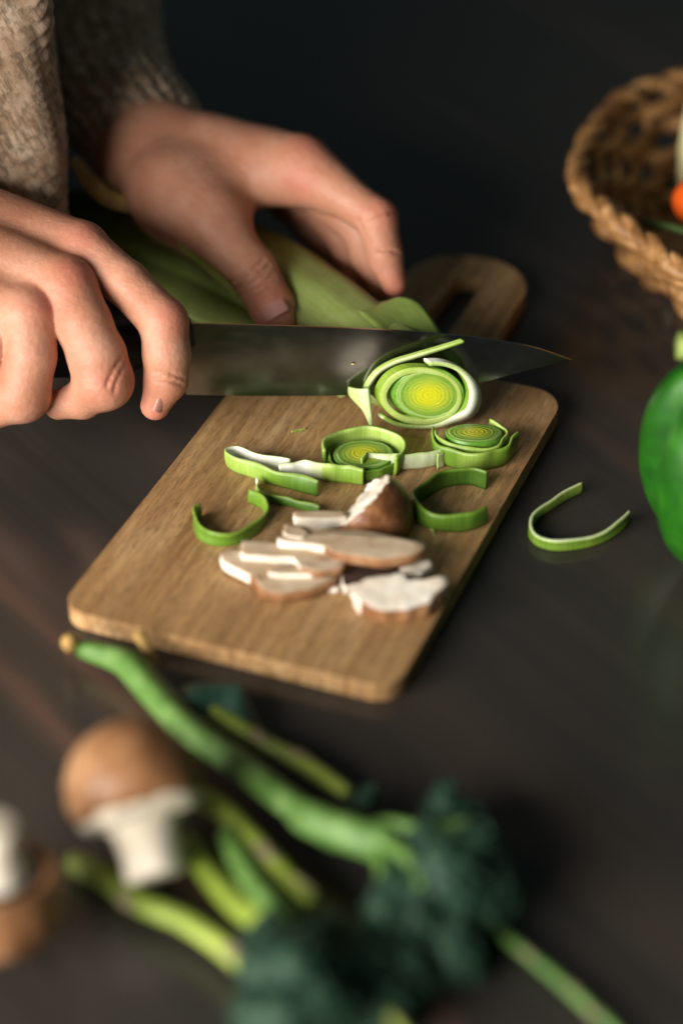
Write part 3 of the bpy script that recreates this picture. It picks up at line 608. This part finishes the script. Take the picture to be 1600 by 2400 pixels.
V, Fc, mi = dome(cen, (.55, -.35, .75), 1.72, 1.5, unit((-.66, .25, .70)), .62, seed=3)
V = np.array(V); V[:, 2] = np.maximum(V[:, 2], BT+.01)
add('cap', V, Fc, None, hc, mats=[m_mdark.m, m_mflesh.m], mi=mi)

# ------------------------------------------------------------------ whole mushrooms in the foreground
def mushroom(label, cen, axis, R, stem_r, stem_l, seed, capz=.95, veil=True):
    """axis: from cap top through the stem"""
    axis = unit(axis); u = unit(np.cross(axis, (.2, .3, 1))); v = np.cross(axis, u)
    t = thing('mushroom', (cen[0], cen[1], 0), label, 'mushroom', 'whole brown mushrooms in front of the board')
    def lathe(prof, wob, ns=72):
        V = []
        for k, (r, z) in enumerate(prof):
            for j in range(ns):
                a = 2*math.pi*j/ns; p = cen + axis*z + (u*math.cos(a)+v*math.sin(a))*r
                d = wob*mnoise.noise(Vector(p*.9)+Vector((seed, 0, 0))) + wob*.4*mnoise.noise(Vector(p*2.8)+Vector((0, seed, 0))); V.append(p+(u*math.cos(a)+v*math.sin(a))*d*min(1, r*2)+axis*d*.6)
        n = len(prof); return V, [(i*ns+j, i*ns+(j+1) % ns, (i+1)*ns+(j+1) % ns, (i+1)*ns+j) for i in range(n-1) for j in range(ns)]
    prof = [(R*math.sin(x)*1., -R*capz*math.cos(x)) for x in np.linspace(.02, math.pi/2, 22)]
    prof += [(R*q, R*z) for q, z in [(1.0, .12), (.985, .24), (.94, .36), (.86, .44), (.78, .46), (.72, .42)]]
    V, Fc = lathe(prof, .10); add('cap', V, Fc, m_mskin.m, t)
    prof = [(R*q, R*z) for q, z in [(.90, .40), (.84, .50), (.74, .54), (.66, .56), (.58, .58)]] + [(stem_r*1.2, R*.6)]
    V, Fc = lathe(prof, .22)
    if veil: add('veil', V, Fc, m_mstem.m, t)
    V, Fc = lathe([(R*.90, R*.41), (R*.73, R*.38), (R*.62, R*.34), (stem_r, R*.32)], .03); add('gills', V, Fc, m_gill.m, t)
    prof = [(stem_r*1.5, R*.42), (stem_r*1.2, R*.62), (stem_r*1.05, R*.8), (stem_r*.97, R*.75+stem_l*.5), (stem_r*1.02, R*.75+stem_l*.85), (stem_r*.98, R*.75+stem_l*.97), (stem_r*.85, R*.75+stem_l), (.01, R*.75+stem_l*.98)]
    V, Fc = lathe(prof, .10); add('stem', V, Fc, m_mstem.m, t)
    return t
mushroom('whole brown mushroom lying with its white stem toward the camera on the asparagus', atd(310, 1835, 82.2), (.27, -.74, -.62), 2.3, 1.02, 1.6, 2.)
mushroom('brown mushroom turned upside down with its stem up at the left picture edge', atd(-14, 2098, 79.0), (.05, .12, .98), 2.3, .85, 1.1, 9., veil=False)

# ------------------------------------------------------------------ broccoli, asparagus
def q6(pts, z): return [onz(x/1.96, 1400+y/1.96, zz) for (x, y), zz in zip(pts, z)]
def q7(pts, z): return [onz(500+x/1.4255, 1500+y/1.4255, zz) for (x, y), zz in zip(pts, z)]
ICO = None
def ico():
    global ICO
    if ICO is None:
        b = bmesh.new(); bmesh.ops.create_icosphere(b, subdivisions=1, radius=1.); b.verts.ensure_lookup_table()
        ICO = (np.array([v.co[:] for v in b.verts]), [[v.index for v in f.verts] for f in b.faces]); b.free()
    return ICO
def buds(centres, radii, count, br, seed, jit=.25):
    r_ = np.random.default_rng(seed); Vi, Fi = ico(); V = []; Fc = []
    per = [max(12, int(count*(r*r)/sum(x*x for x in radii))) for r in radii]; k = 0
    for c, R, n in zip(centres, radii, per):
        for _ in range(n):
            d = unit(r_.normal(size=3)); s = br*(.65+.7*r_.random()); p = c + d*R*(1+jit*(r_.random()-.6))
            if p[2] < s: p[2] = s
            V.append(Vi*s+p); Fc += [tuple(i+k for i in f) for f in Fi]; k += len(Vi)
    return np.concatenate(V), Fc
def crown(parent, heads, seed, count=1500, br=.13):
    cs = [h[0] for h in heads]; rs = [h[1] for h in heads]
    def fn(Q):
        D = None
        for c, R in zip(cs, rs):
            d = np.linalg.norm(Q-c, axis=-1)-R*.93; D = d if D is None else smin(D, d, .25)
        return np.maximum(D, .05-Q[..., 2])
    lo = np.min([c-R for c, R in zip(cs, rs)], 0)-.2; hi = np.max([c+R for c, R in zip(cs, rs)], 0)+.2
    V, Fc = nets(fn, lo, hi, .16); add('floret_mass', V, Fc, m_floret.m, parent)
    V, Fc = buds(cs, rs, count, br, seed); o = add('buds', V, Fc, m_floret.m, parent); o['kind'] = 'stuff'
def headset(c, R, n, seed, spread=.75, flat=(1, 1, .8)):
    r_ = np.random.default_rng(seed); out = [(np.asarray(c, float), R*.62)]
    for _ in range(n):
        d = unit(r_.normal(size=3))*np.array(flat); out.append((np.asarray(c)+d*R*spread, R*(.3+.22*r_.random())))
    return [(np.array([p[0], p[1], max(p[2], r*.7)]), r) for p, r in out]
GB = 'broccoli stalks in the foreground bunch'
br1 = thing('broccoli_stalk', onz(560, 1790, 0), 'long thick broccoli stalk starting under the front left board corner with a dark head', 'broccoli', GB)
P = spline(q6([(372, 236), (450, 255), (560, 290), (700, 430), (850, 590), (1100, 770), (1350, 960), (1568, 1105)], [.75, .8, .9, 1.0, 1.1, 1.3, 1.4, 1.5]) + q7([(300, 590), (480, 655), (600, 690)], [1.6, 1.8, 1.8]), 60)
V, Fc = tube(P, np.interp(np.linspace(0, 1, 60), [0, .05, .12, .4, .75, 1], [.34, .46, .57, .5, .52, .72]), 20, fn=lambda t, a: 1+.05*math.sin(4*a+t*2))
add('stem', V, Fc, m_broc.m, br1)
for pts, zz, r in [([(480, 640), (600, 620), (720, 640), (850, 610)], [1.8, 2.2, 2.4, 2.4], .34), ([(500, 650), (560, 740), (560, 840), (540, 900)], [1.8, 2., 2.0, 2.0], .3), ([(560, 670), (660, 740), (700, 830)], [2, 2.6, 2.8], .3)]:
    V, Fc = tube(spline(q7(pts, zz), 20), np.linspace(r, r*.6, 20), 12); add('branch', V, Fc, m_broc.m, br1)
h = headset(onz(500+790/1.4255, 1500+790/1.4255, 1.7), 2.0, 22, 5) + headset(onz(500+660/1.4255, 1500+940/1.4255, 1.2), 1.7, 16, 6)
h += headset(onz(1010, 2195, .9), 1.75, 14, 31, flat=(1, 1, .5))
h += headset(onz(500+500/1.4255, 1500+545/1.4255, 1.0), .65, 4, 8) + headset(onz(500+780/1.4255, 1500+575/1.4255, 1.4), 1.0, 9, 9)
crown(br1, h, 11, 3800, .12)
V, Fc = tube([onz(165, 1505, .9)+np.array([0, 0, -.3]), onz(165, 1505, 1.0), onz(160, 1500, 1.5)], [.25, .36, .22], 12); add('cut_end', V, Fc, m_dry.m, br1)
V, Fc = tube(spline([onz(366, 1560, .5), onz(345, 1520, .9), onz(326, 1482, 1.2)], 10), np.linspace(.16, .3, 10), 10, flat=.5); add('dry_sheath', V, Fc, m_dry.m, br1)
# a dark leaf beside the stem
A = spline(q6([(820, 420), (930, 400), (1100, 395), (1140, 480), (1250, 680)], [.6, .9, 1.0, .8, .3]), 24); B = spline(q6([(840, 520), (930, 540), (1010, 580), (1090, 640), (1180, 700)], [.8, .7, .5, .4, .3]), 24)
V2 = np.stack([A*(1-f)+B*f+np.array([0, 0, .25*math.sin(math.pi*f)]) for f in np.linspace(0, 1, 8)], 1)
V2[..., 2] += .08*np.sin(np.linspace(0, 14, 24))[:, None]
V, Fc = sheet(V2, .08); add('leaf', V, Fc, m_leaf.m, br1)
br2 = thing('broccoli_stalk', onz(620, 2130, 0), 'shorter broccoli stalk with grey green head at the bottom of the picture', 'broccoli', GB)
V, Fc = tube(spline(q6([(1050, 1090), (1090, 1180), (1180, 1340), (1260, 1450), (1300, 1540), (1290, 1700)], [1.0, 1.1, 1.3, 1.6, 1.8, 1.8]), 40), np.linspace(.4, .55, 40), 16); add('stem', V, Fc, m_broc.m, br2)
V, Fc = tube(spline(q6([(860, 1130), (960, 1270), (1100, 1420), (1260, 1520)], [.6, .8, 1.1, 1.5]), 30), np.linspace(.38, .48, 30), 16); add('branch', V, Fc, m_asp.m, br2)
h = headset(onz(690, 2330, 1.9), 1.9, 20, 15) + headset(onz(650, 2210, 1.6), 1.1, 8, 16) + headset(onz(850, 2280, .9), 2.2, 16, 17, flat=(1, 1, .45))
crown(br2, h, 21, 3600, .12)
def asparagus(pts, r, label, bract_at, q=q6, zz=None, n=40, tip=False, mat=None):
    P = spline(q(pts, zz), n); t = thing('asparagus_spear', (P[:, 0].mean(), P[:, 1].mean(), 0), label, 'asparagus', 'asparagus spears in the foreground bunch')
    V, Fc = tube(P, r*np.interp(np.linspace(0, 1, n), [0, .03, .8, 1], [.85, 1, .95, .8 if not tip else .35]), 16); add('stalk', V, Fc, (mat or m_asp).m, t)
    T, A, B = frames(P)
    for f, ang in bract_at:
        i = int(f*(n-1)); o = A[i]*math.cos(ang)+B[i]*math.sin(ang); s = np.cross(T[i], o); L = r*2.6; V2 = np.zeros((7, 5, 3))
        for a in range(7):
            x = a/6; wd = r*.75*(1-x)**.6
            for b in range(5):
                y = (b-2)/2; V2[a, b] = P[i]+T[i]*L*x + o*(r*1.04-.18*r*y*y*(1-x)+r*.12*x) + s*wd*y
        V, Fc = sheet(V2, .05); add('bract', V, Fc, m_bract.m, t)
    return t
asparagus([(330, 1215), (480, 1290), (640, 1400), (850, 1490), (1080, 1650), (1240, 1810)], .40, 'bright yellow green asparagus spear running out under the mushroom stem', [(.78, 0.3), (.3, 1.2)], zz=[.5, .6, .75, .85, .9, .9])
asparagus([(520, 640), (640, 730), (800, 860), (1010, 970), (1150, 1110), (1300, 1275), (1430, 1420)], .42, 'asparagus spear passing behind the mushroom cap with one cut end showing above it', [(.72, 0.2), (.9, -.6)], zz=[.9, .8, .7, .9, 1., 1.1, 1.2])
asparagus([(930, 500), (1060, 580), (1210, 670), (1400, 770), (1600, 905)], .34, 'thin olive asparagus spear half hidden behind the thick broccoli stalk', [(.4, .4), (.62, -.2)], zz=[.5, .6, .7, .7, .7])
asparagus([(880, 935), (970, 990), (1060, 1060), (1180, 1160), (1300, 1270), (1420, 1390)], .2, 'asparagus tip pointing to the lower right beyond the broccoli head', [(.3, .5), (.55, .0), (.7, 1.)], q=q7, zz=[.6, .6, .6, .5, .5, .5], tip=True, mat=m_broc)
asparagus([(570, 1230), (605, 1270), (640, 1320), (700, 1420)], .2, 'short olive asparagus spear between the broccoli heads at the bottom edge', [(.3, .3)], q=q7, zz=[1.2, 1.3, 1.4, 1.4])

# ------------------------------------------------------------------ pepper
pc = onz(1722, 1088, 4.5)
pep = thing('green_pepper', (pc[0], pc[1], 0), 'glossy green bell pepper standing at the right picture edge', 'pepper')
def pepper(Q):
    p = Q-pc; z = p[..., 2]/4.8; a = np.arctan2(p[..., 1], p[..., 0])+.66; r = np.hypot(p[..., 0], p[..., 1])
    prof = np.sqrt(np.clip(1-np.abs(z)**2.25, 0, 1)); R = 4.0*prof*(1+.03*z)
    lob = 1-.42*np.exp(-((np.mod(a, 2*np.pi/4)-np.pi/4)/.27)**2)
    dimp = 1.2*np.exp(-(r/1.0)**2)
    body = np.maximum(r-R*lob, np.abs(p[..., 2]+.25*np.cos(4*a)*(r/3))-4.8+dimp)
    return body*.7
V, Fc = nets(pepper, pc-np.array([4.3, 4.3, 5.4]), pc+np.array([4.3, 4.3, 5.4]), .14); V = relax(V, Fc, 6); V[:, 2] -= V[:, 2].min()
add('body', V, Fc, m_pep.m, pep)
zt = V[:, 2].max()-.9; P = spline([(pc[0], pc[1], zt), (pc[0]-.2, pc[1]+.05, zt+.9), (pc[0]-1.1, pc[1]-.1, zt+1.7), (pc[0]-2.75, pc[1]-.3, zt+1.95)], 16)
V, Fc = tube(P, np.interp(np.linspace(0, 1, 16), [0, .2, .7, 1], [1.0, .5, .42, .52]), 14, fn=lambda t, a: 1+.12*math.sin(5*a)); add('stem', V, Fc, m_pepstem.m, pep)

# ------------------------------------------------------------------ wicker basket
ZR = 4.6
rimpx = [(1335, 425), (1341, 360), (1375, 300), (1436, 236), (1500, 205), (1575, 188), (1680, 178), (1800, 200), (1900, 270), (1945, 380), (1930, 520), (1870, 640), (1790, 700), (1700, 695), (1600, 645), (1545, 610), (1498, 568), (1410, 503), (1362, 460)]
rp = np.array([onz(x+20, y, ZR) for x, y in rimpx])
rp = spline(np.concatenate([rp[-3:], rp, rp[:4]]), 520)
d0 = np.linalg.norm(rp[:, None]-np.array(onz(rimpx[0][0]+20, rimpx[0][1], ZR))[None, None], axis=2)[:, 0]
i0 = int(np.argmin(d0[:200])); i1 = 300+int(np.argmin(d0[300:])); rp = rp[i0:i1]
L = np.r_[0, np.cumsum(np.linalg.norm(np.diff(rp, axis=0), axis=1))]; NR = 420
ring = np.stack([np.interp(np.linspace(0, L[-1], NR, endpoint=False), L, rp[:, k]) for k in range(3)], 1); ring[:, 2] = 0
bc = ring.mean(0); PER = L[-1]
bas = thing('wicker_basket', (bc[0], bc[1], 0), 'round brown wicker basket with a braided rim at the upper right', 'basket')
def bring(z, k=0.):     # wall ring at height z
    f = np.interp(z, [0, 1.6, ZR], [.52, .72, 1.0]); c = bc + (ring-bc)*f; c[:, 2] = z; return c
def closed_tube(P, R, seg=8):
    n = len(P); T = np.roll(P, -1, 0)-np.roll(P, 1, 0); T /= np.linalg.norm(T, axis=1)[:, None]; u = np.array([0, 0, 1.]); A = u-T*(T@u)[:, None]; A /= np.linalg.norm(A, axis=1)[:, None]; B = np.cross(T, A)
    th = np.linspace(0, 2*math.pi, seg, endpoint=False); R = np.broadcast_to(R, n)
    V = (P[:, None]+R[:, None, None]*(A[:, None]*np.cos(th)[None, :, None]+B[:, None]*np.sin(th)[None, :, None])).reshape(-1, 3)
    return V, [(i*seg+j, i*seg+(j+1) % seg, ((i+1) % n)*seg+(j+1) % seg, ((i+1) % n)*seg+j) for i in range(n) for j in range(seg)]
out = unit; nrm = ring-bc; nrm /= np.linalg.norm(nrm, axis=1)[:, None]
NS = 9; ph = np.linspace(0, 2*math.pi, NR, endpoint=False)
for k in range(2):          # twisted rim: two strands
    a = ph*NS*1.5 + k*math.pi; c = bring(ZR)+nrm*(.24*np.cos(a))[:, None]; c[:, 2] += .24*np.sin(a)
    V, Fc = closed_tube(c, .34+.05*np.sin(ph*13+k), 10); add('rim_strand', V, Fc, m_wick.m, bas)
rows = np.arange(.35, ZR-.3, .85)
for k, z in enumerate(rows):
    c = bring(z)+nrm*(.34*np.cos(ph*NS*1.33+math.pi*k+.3*np.sin(ph*3)))[:, None]; c[:, 2] += .12*np.sin(ph*7+k)
    V, Fc = closed_tube(c, .46+.06*np.sin(ph*11+k), 8); add('weave_strand', V, Fc, m_wick.m, bas)
for k in range(2*NS):
    i = int(k*NR/(2*NS)+NR/(4*NS)) % NR; P = np.array([bring(z)[i] for z in np.linspace(.1, ZR, 8)]); V, Fc = tube(P, .26, 6); add('stake', V, Fc, m_wick.m, bas)
V2 = np.stack([bc*(1-f)+bring(.25)*f for f in (.02, .35, .7, 1.0)], 0); V2[..., 2] = .25
V2 = np.concatenate([V2, V2[:, :1]], 1); V, Fc = sheet(V2, .2); add('base', V, Fc, m_wick.m, bas)

c = onz(1642, 472, 4.2)
tom = thing('cherry_tomato', (c[0], c[1], c[2]-1.1), 'orange red cherry tomato in the wicker basket at the picture edge', 'tomato')
V, Fc = tube([c+np.array([0, 0, z]) for z in np.linspace(-1.12, 1.05, 16)], [1.4*math.sqrt(max(0.0004, 1-(z/1.13)**2)) for z in np.linspace(-1.12, 1.05, 16)], 28); add('flesh', V, Fc, m_tom.m, tom)
V, Fc = tube(spline([c+np.array([0, 0, .95]), c+np.array([.1, 0, 1.3]), c+np.array([.3, .1, 1.5])], 6), .1, 8); add('stalk', V, Fc, m_pepstem.m, tom)
# supporting tomato pile underneath (mostly hidden)
c2 = onz(1700, 520, 2.6)
tom2 = thing('cherry_tomato', (c2[0], c2[1], .4), 'tomato deep in the basket under the orange red cherry tomato', 'tomato')
V, Fc = tube([c2+np.array([0, 0, z]) for z in np.linspace(-2.3, 1.2, 16)], [1.7*math.sqrt(max(0.0004, 1-((z+.55)/1.76)**2)) for z in np.linspace(-2.3, 1.2, 16)], 28); add('flesh', V, Fc, m_tom.m, tom2)
P = spline([onz(1505, 520, 3.6), onz(1560, 531, 3.8), onz(1620, 548, 3.8), onz(1700, 580, 3.6)], 20)
V, Fc = tube(P, .17, 8); o = add('herb_sprig', V, Fc, m_broc.m, base=(P[0][0], P[0][1], 3.4)); tag(o, 'thin green herb sprig lying in the basket beside the tomato', 'herb')
c3 = onz(1660, 330, 3.9)
yv = thing('yellow_squash', (c3[0], c3[1], .4), 'pale yellow squash standing at the back of the basket', 'squash')
zs = np.linspace(-3.6, 4.6, 30); V, Fc = tube([c3+np.array([0, 0, z]) for z in zs], np.interp(zs, [-3.6, -2.8, -.5, 2, 3.8, 4.6], [.3, 1.3, 1.5, 1.25, .9, .1]), 24); add('flesh', V, Fc, m_pale.m, yv)
V, Fc = tube(spline([c3+np.array([0, 0, 4.4]), c3+np.array([.1, 0, 5.2])], 5), .22, 8); add('stalk', V, Fc, m_pepstem.m, yv)

# ------------------------------------------------------------------ person: hands, forearms, cardigan
per = thing('person', (-33, 17, 0), 'person in a beige knitted cardigan slicing a leek with both hands', 'person')
def jt(px, py, d, r): return atd(px, py, d), r*d/FPX
def chain(Q, J, k=.22):
    D = None
    for (a, ra), (b, rb) in zip(J[:-1], J[1:]):
        d = seg_d(Q, a, b, ra, rb); D = d if D is None else smin(D, d, k)
    return D
def hand_fn(fingers, palm, kp, kf, creases, k0=None):
    def fn(Q):
        Pm = None
        for a, b in palm:
            d = seg_d(Q, a[0], b[0], a[1], b[1]); Pm = d if Pm is None else smin(Pm, d, kp)
        D = Pm
        for i, J in enumerate(fingers):
            D = np.minimum(D, smin(Pm, chain(Q, J), k0 if (k0 and i == 0) else kf))
        for a, b, r in creases:
            d = seg_d(Q, a, b, r, r); D = -smin(-D, d, .10)
        return D
    return fn
def hand(fn, fingers, palm, h=.085):
    pts = np.array([p for J in fingers for p, _ in J]+[q[0] for ab in palm for q in ab]); rs = max([r for J in fingers for _, r in J]+[q[1] for ab in palm for q in ab])
    V, Fc = nets(fn, pts.min(0)-rs-.2, pts.max(0)+rs+.2, h); return relax(V, Fc, 3), Fc
# right hand (near the camera, gripping the knife)
RI = [jt(196, 588, 102.8, 62), jt(296, 664, 101.7, 54), jt(384, 754, 101.0, 57), jt(391, 830, 101.2, 55), jt(389, 890, 101.5, 51), jt(364, 950, 101.9, 35)]
RM = [jt(160, 676, 101.2, 70), jt(196, 760, 100.5, 66), jt(228, 835, 100.6, 68), jt(242, 893, 100.9, 71), jt(195, 935, 101.6, 46), jt(138, 948, 101.9, 36)]
RR = [jt(70, 748, 100.6, 70), jt(74, 835, 100.4, 58), jt(52, 925, 100.9, 66), jt(-20, 960, 101.8, 46), jt(-60, 950, 102.2, 38)]
RP = [jt(-25, 808, 100.9, 60), jt(-60, 890, 101.0, 50), jt(-120, 930, 101.8, 38)]
RT_ = [jt(-250, 620, 106.0, 80), jt(-80, 690, 106.6, 62), jt(90, 740, 106.4, 55), jt(210, 765, 105.9, 42)]
RW = jt(-420, 560, 106.5, 150)
rpalm = [(jt(-300, 440, 105.9, 105), jt(185, 580, 103.2, 64)), (jt(-320, 490, 105.2, 105), jt(145, 668, 101.5, 70)), (jt(-330, 560, 104.8, 105), jt(55, 740, 101.0, 70)), (jt(-330, 620, 104.8, 100), jt(-35, 800, 101.3, 62)),
         (jt(-330, 600, 106.4, 100), jt(-20, 690, 104.2, 70)), (jt(-560, 430, 108.6, 140), jt(-330, 520, 106.0, 125))]
def surf(fn, px, py, d0, d1):
    d = np.linspace(d0, d1, 300); Q = np.array([atd(px, py, x) for x in d]); f = fn(Q); k = int(np.argmax(f < 0)); return Q[k], d[k]
def creases(fn0, lst):
    out = []
    for px, py, dx, dy, r, sag in lst:
        P = [surf(fn0, px+dx*t-dy*sag*(1-t*t), py+dy*t+dx*sag*(1-t*t), 96, 116)[0] for t in (-1, -.5, 0, .5, 1)]
        if max(np.linalg.norm(a-b) for a, b in zip(P, P[1:])) < 1.2: out += [(a, b, r) for a, b in zip(P, P[1:])]
    return out
rcr = creases(hand_fn([RI, RM, RR, RP, RT_], rpalm, .55, .5, []),
      [(392, 722, -34, 26, .05, .1), (404, 741, -36, 18, .06, .1), (410, 762, -36, 8, .05, .1), (398, 880, -34, -8, .045, .1), (394, 895, -34, -8, .05, .1),
       (268, 872, -18, 34, .05, .1), (280, 888, -14, 34, .045, .1)])
fR = hand_fn([RI, RM, RR, RP, RT_], rpalm, .55, .5, rcr); VR, FR = hand(fR, [RI, RM, RR, RP, RT_], rpalm)
# left hand (on the leek)
LT = [jt(405, 455, 111.0, 92), jt(500, 540, 109.6, 76), jt(590, 634, 108.4, 58), jt(640, 722, 107.6, 53), jt(652, 755, 107.5, 42)]
LI = [jt(712, 388, 110.2, 68), jt(800, 455, 109.2, 52), jt(882, 512, 108.6, 49), jt(901, 598, 108.7, 42), jt(924, 668, 108.8, 29)]
LM = [jt(680, 385, 112.2, 62), jt(770, 470, 111.6, 52), jt(842, 535, 111.2, 46), jt(862, 600, 111.0, 40), jt(890, 672, 110.4, 30)]
LR_ = [jt(640, 385, 114.2, 60), jt(730, 475, 113.8, 50), jt(800, 545, 113.2, 45), jt(820, 605, 112.8, 38), jt(840, 660, 112.2, 30)]
LP = [jt(600, 385, 115.8, 54), jt(670, 470, 115.6, 44), jt(730, 530, 115.2, 40), jt(770, 600, 114.6, 30)]
lpalm = [(jt(370, 345, 114.0, 98), jt(690, 385, 110.8, 70)), (jt(360, 370, 114.6, 98), jt(650, 390, 112.6, 68)), (jt(350, 385, 115.4, 90), jt(610, 395, 114.4, 66)), (jt(340, 360, 115.8, 80), jt(590, 395, 115.8, 56)),
         (jt(340, 390, 113.4, 95), jt(430, 470, 111.6, 84)), (jt(480, 380, 112.6, 80), jt(430, 460, 111.9, 84)), (jt(540, 420, 111.6, 62), jt(500, 500, 110.4, 74)), (jt(620, 405, 111.2, 62), jt(770, 440, 109.6, 54)), (jt(210, 130, 119, 110), jt(345, 340, 114.6, 112))]
lcr = creases(hand_fn([LT, LI, LM, LR_, LP], lpalm, 1.3, .55, [], 1.6),
      [(576, 634, -42, 26, .06, -.15), (588, 648, -44, 26, .07, -.12), (600, 664, -42, 22, .06, -.1), (612, 676, -34, 18, .045, -.1), (884, 492, -34, 22, .05, .1), (896, 510, -34, 12, .05, .1), (905, 590, -30, -4, .045, .1), (614, 470, 4, 22, .07, 0), (845, 528, 6, 16, .06, 0)])
fL = hand_fn([LT, LI, LM, LR_, LP], lpalm, 1.3, .55, lcr, 1.6); VL, FL = hand(fL, [LT, LI, LM, LR_, LP], lpalm)
V = np.concatenate([VR, VL]); Fc = np.concatenate([FR, FL+len(VR)])
red = np.zeros(len(V))
for p, r in [(atd(205, 560, 102), 1.0), (atd(185, 640, 100.3), .9), (atd(400, 745, 100.5), .8), (atd(100, 715, 99.8), .8), (atd(365, 960, 101.6), .8), (atd(250, 900, 100), .7), (atd(640, 715, 106.8), 1.0), (atd(735, 345, 109.5), 1.0), (atd(905, 490, 108), .8), (atd(925, 680, 108.4), .9), (atd(700, 420, 109), .9)]:
    red = np.maximum(red, np.exp(-((V-p)**2).sum(1)/r**2)*.9)
body = add('body', V, Fc, m_skin.m, per, attrs={'red': red})
def nail(c, along, n, wd, ln, R):
    along = unit(along); n = unit(n-along*(n@along)); s = np.cross(along, n); V2 = np.zeros((9, 9, 3))
    for i in range(9):
        for j in range(9):
            x, y = i/4-1, j/4-1; sq = 1-.18*abs(y)**3*(1 if x > 0 else 1.6); a = y*wd/R
            V2[i, j] = c + along*x*ln*sq + s*R*math.sin(a) - n*R*(1-math.cos(a)) - n*.06*max(0, -x)**2*ln
    V, Fc = sheet(V2, .045); return add('fingernail', V, Fc, m_nail.m, body)
def nrm_at(fn, p, e=.03): return unit(np.array([fn(np.array([p+np.eye(3)[i]*e]))[0]-fn(np.array([p-np.eye(3)[i]*e]))[0] for i in range(3)]))
p, d = surf(fL, 636, 712, 104, 110); n = nrm_at(fL, p); nail(p+n*.0, LT[3][0]-LT[2][0], n, .66, .66, .95)
p, d = surf(fR, 380, 950, 99, 104); n = nrm_at(fR, p); nail(p, RI[5][0]-RI[4][0], unit(n+np.array([.9, 0, 0])), .36, .36, .6)

# cardigan: one knitted mesh of body panel and two sleeves
def knit(P2, amp, pu, pv, slant, nrm):
    return P2
def knit_tube(P, rx, ry, seg, rows, amp, ribs, fold, seed, slant=0., bulge=None, sq=2.):
    P = spline(P, rows); T, A, B = frames(P); V = []
    rx = np.interp(np.linspace(0, 1, rows), np.linspace(0, 1, len(rx)), rx); ry = np.interp(np.linspace(0, 1, rows), np.linspace(0, 1, len(ry)), ry)
    arc = np.r_[0, np.cumsum(np.linalg.norm(np.diff(P, axis=0), axis=1))]
    for i in range(rows):
        for j in range(seg):
            a = 2*math.pi*j/seg
            x = a*ribs + slant*arc[i]; k = amp*(abs(math.sin(x*.5))**.7-.5) + amp*.35*math.sin(arc[i]*9+3*math.cos(x))
            q = fold*mnoise.noise(Vector((math.cos(a)*1.4+seed, math.sin(a)*1.4, arc[i]*.22))) + .35*fold*mnoise.noise(Vector((math.cos(a)*4+seed, math.sin(a)*4, arc[i]*.6)))
            if bulge: q += bulge(i/(rows-1), a)
            g = (abs(math.cos(a))**sq+abs(math.sin(a))**sq)**(-1/sq)
            V.append(P[i] + A[i]*math.cos(a)*(rx[i]*g+k+q) + B[i]*math.sin(a)*(ry[i]*g+k+q))
    return np.array(V), [(i*seg+j, i*seg+(j+1) % seg, (i+1)*seg+(j+1) % seg, (i+1)*seg+j) for i in range(rows-1) for j in range(seg)]
parts = []
# left sleeve: from the wrist up and back; it starts with a turned-in cuff
W0 = atd(352, 338, 114.6); d1 = unit(atd(210, 130, 119)-W0)
parts.append(knit_tube([W0-d1*.1, W0+d1*1.5, atd(265, 225, 116.8), atd(222, 100, 119), atd(205, -60, 121), atd(120, -400, 126), atd(-250, -700, 128)], [2.55, 2.8, 3.2, 3.5, 3.5, 4.4, 5.5], [2.85, 3.1, 3.6, 4.0, 4.0, 4.6, 5.5], 150, 150, .24, 22, .28, 3.))
# right sleeve, left of the picture
R0 = RW[0]; parts.append(knit_tube([(-19.5, 5.5, 8.8), (-22, 4.4, 12), (-26.5, 3, 19), (-30, 7, 29), (-33, 16, 42)], [2.6, 3.3, 3.8, 4.6, 6.], [2.6, 3.3, 3.8, 4.6, 6.], 110, 90, .2, 22, .3, 8.))
# body panel
parts.append(knit_tube([(-33.9, 27, -30), (-33.9, 27, 0), (-33.9, 27, 12), (-34.1, 27, 30), (-34.6, 27, 48)], [14, 14, 14, 14, 13], [20.6, 20.7, 20.75, 20.6, 19], 620, 300, .3, 40, .3, 5., slant=.55, sq=18.))
pv, pf = parts[-1]; pv = pv + np.array([1.0, 0, 0]); cr_ = np.array([-12.3, 13, 0]); ca, sa = math.cos(math.radians(9)), math.sin(math.radians(9)); q = pv-cr_
parts[-1] = (np.stack([q[:, 0]*ca-q[:, 1]*sa, q[:, 0]*sa+q[:, 1]*ca, q[:, 2]], 1)+cr_, pf)
V, Fc = join(parts); cg = add('cardigan', V, Fc, m_wool.m, per)
sd = cg.modifiers.new('thick', 'SOLIDIFY'); sd.thickness = .0028; sd.offset = -1
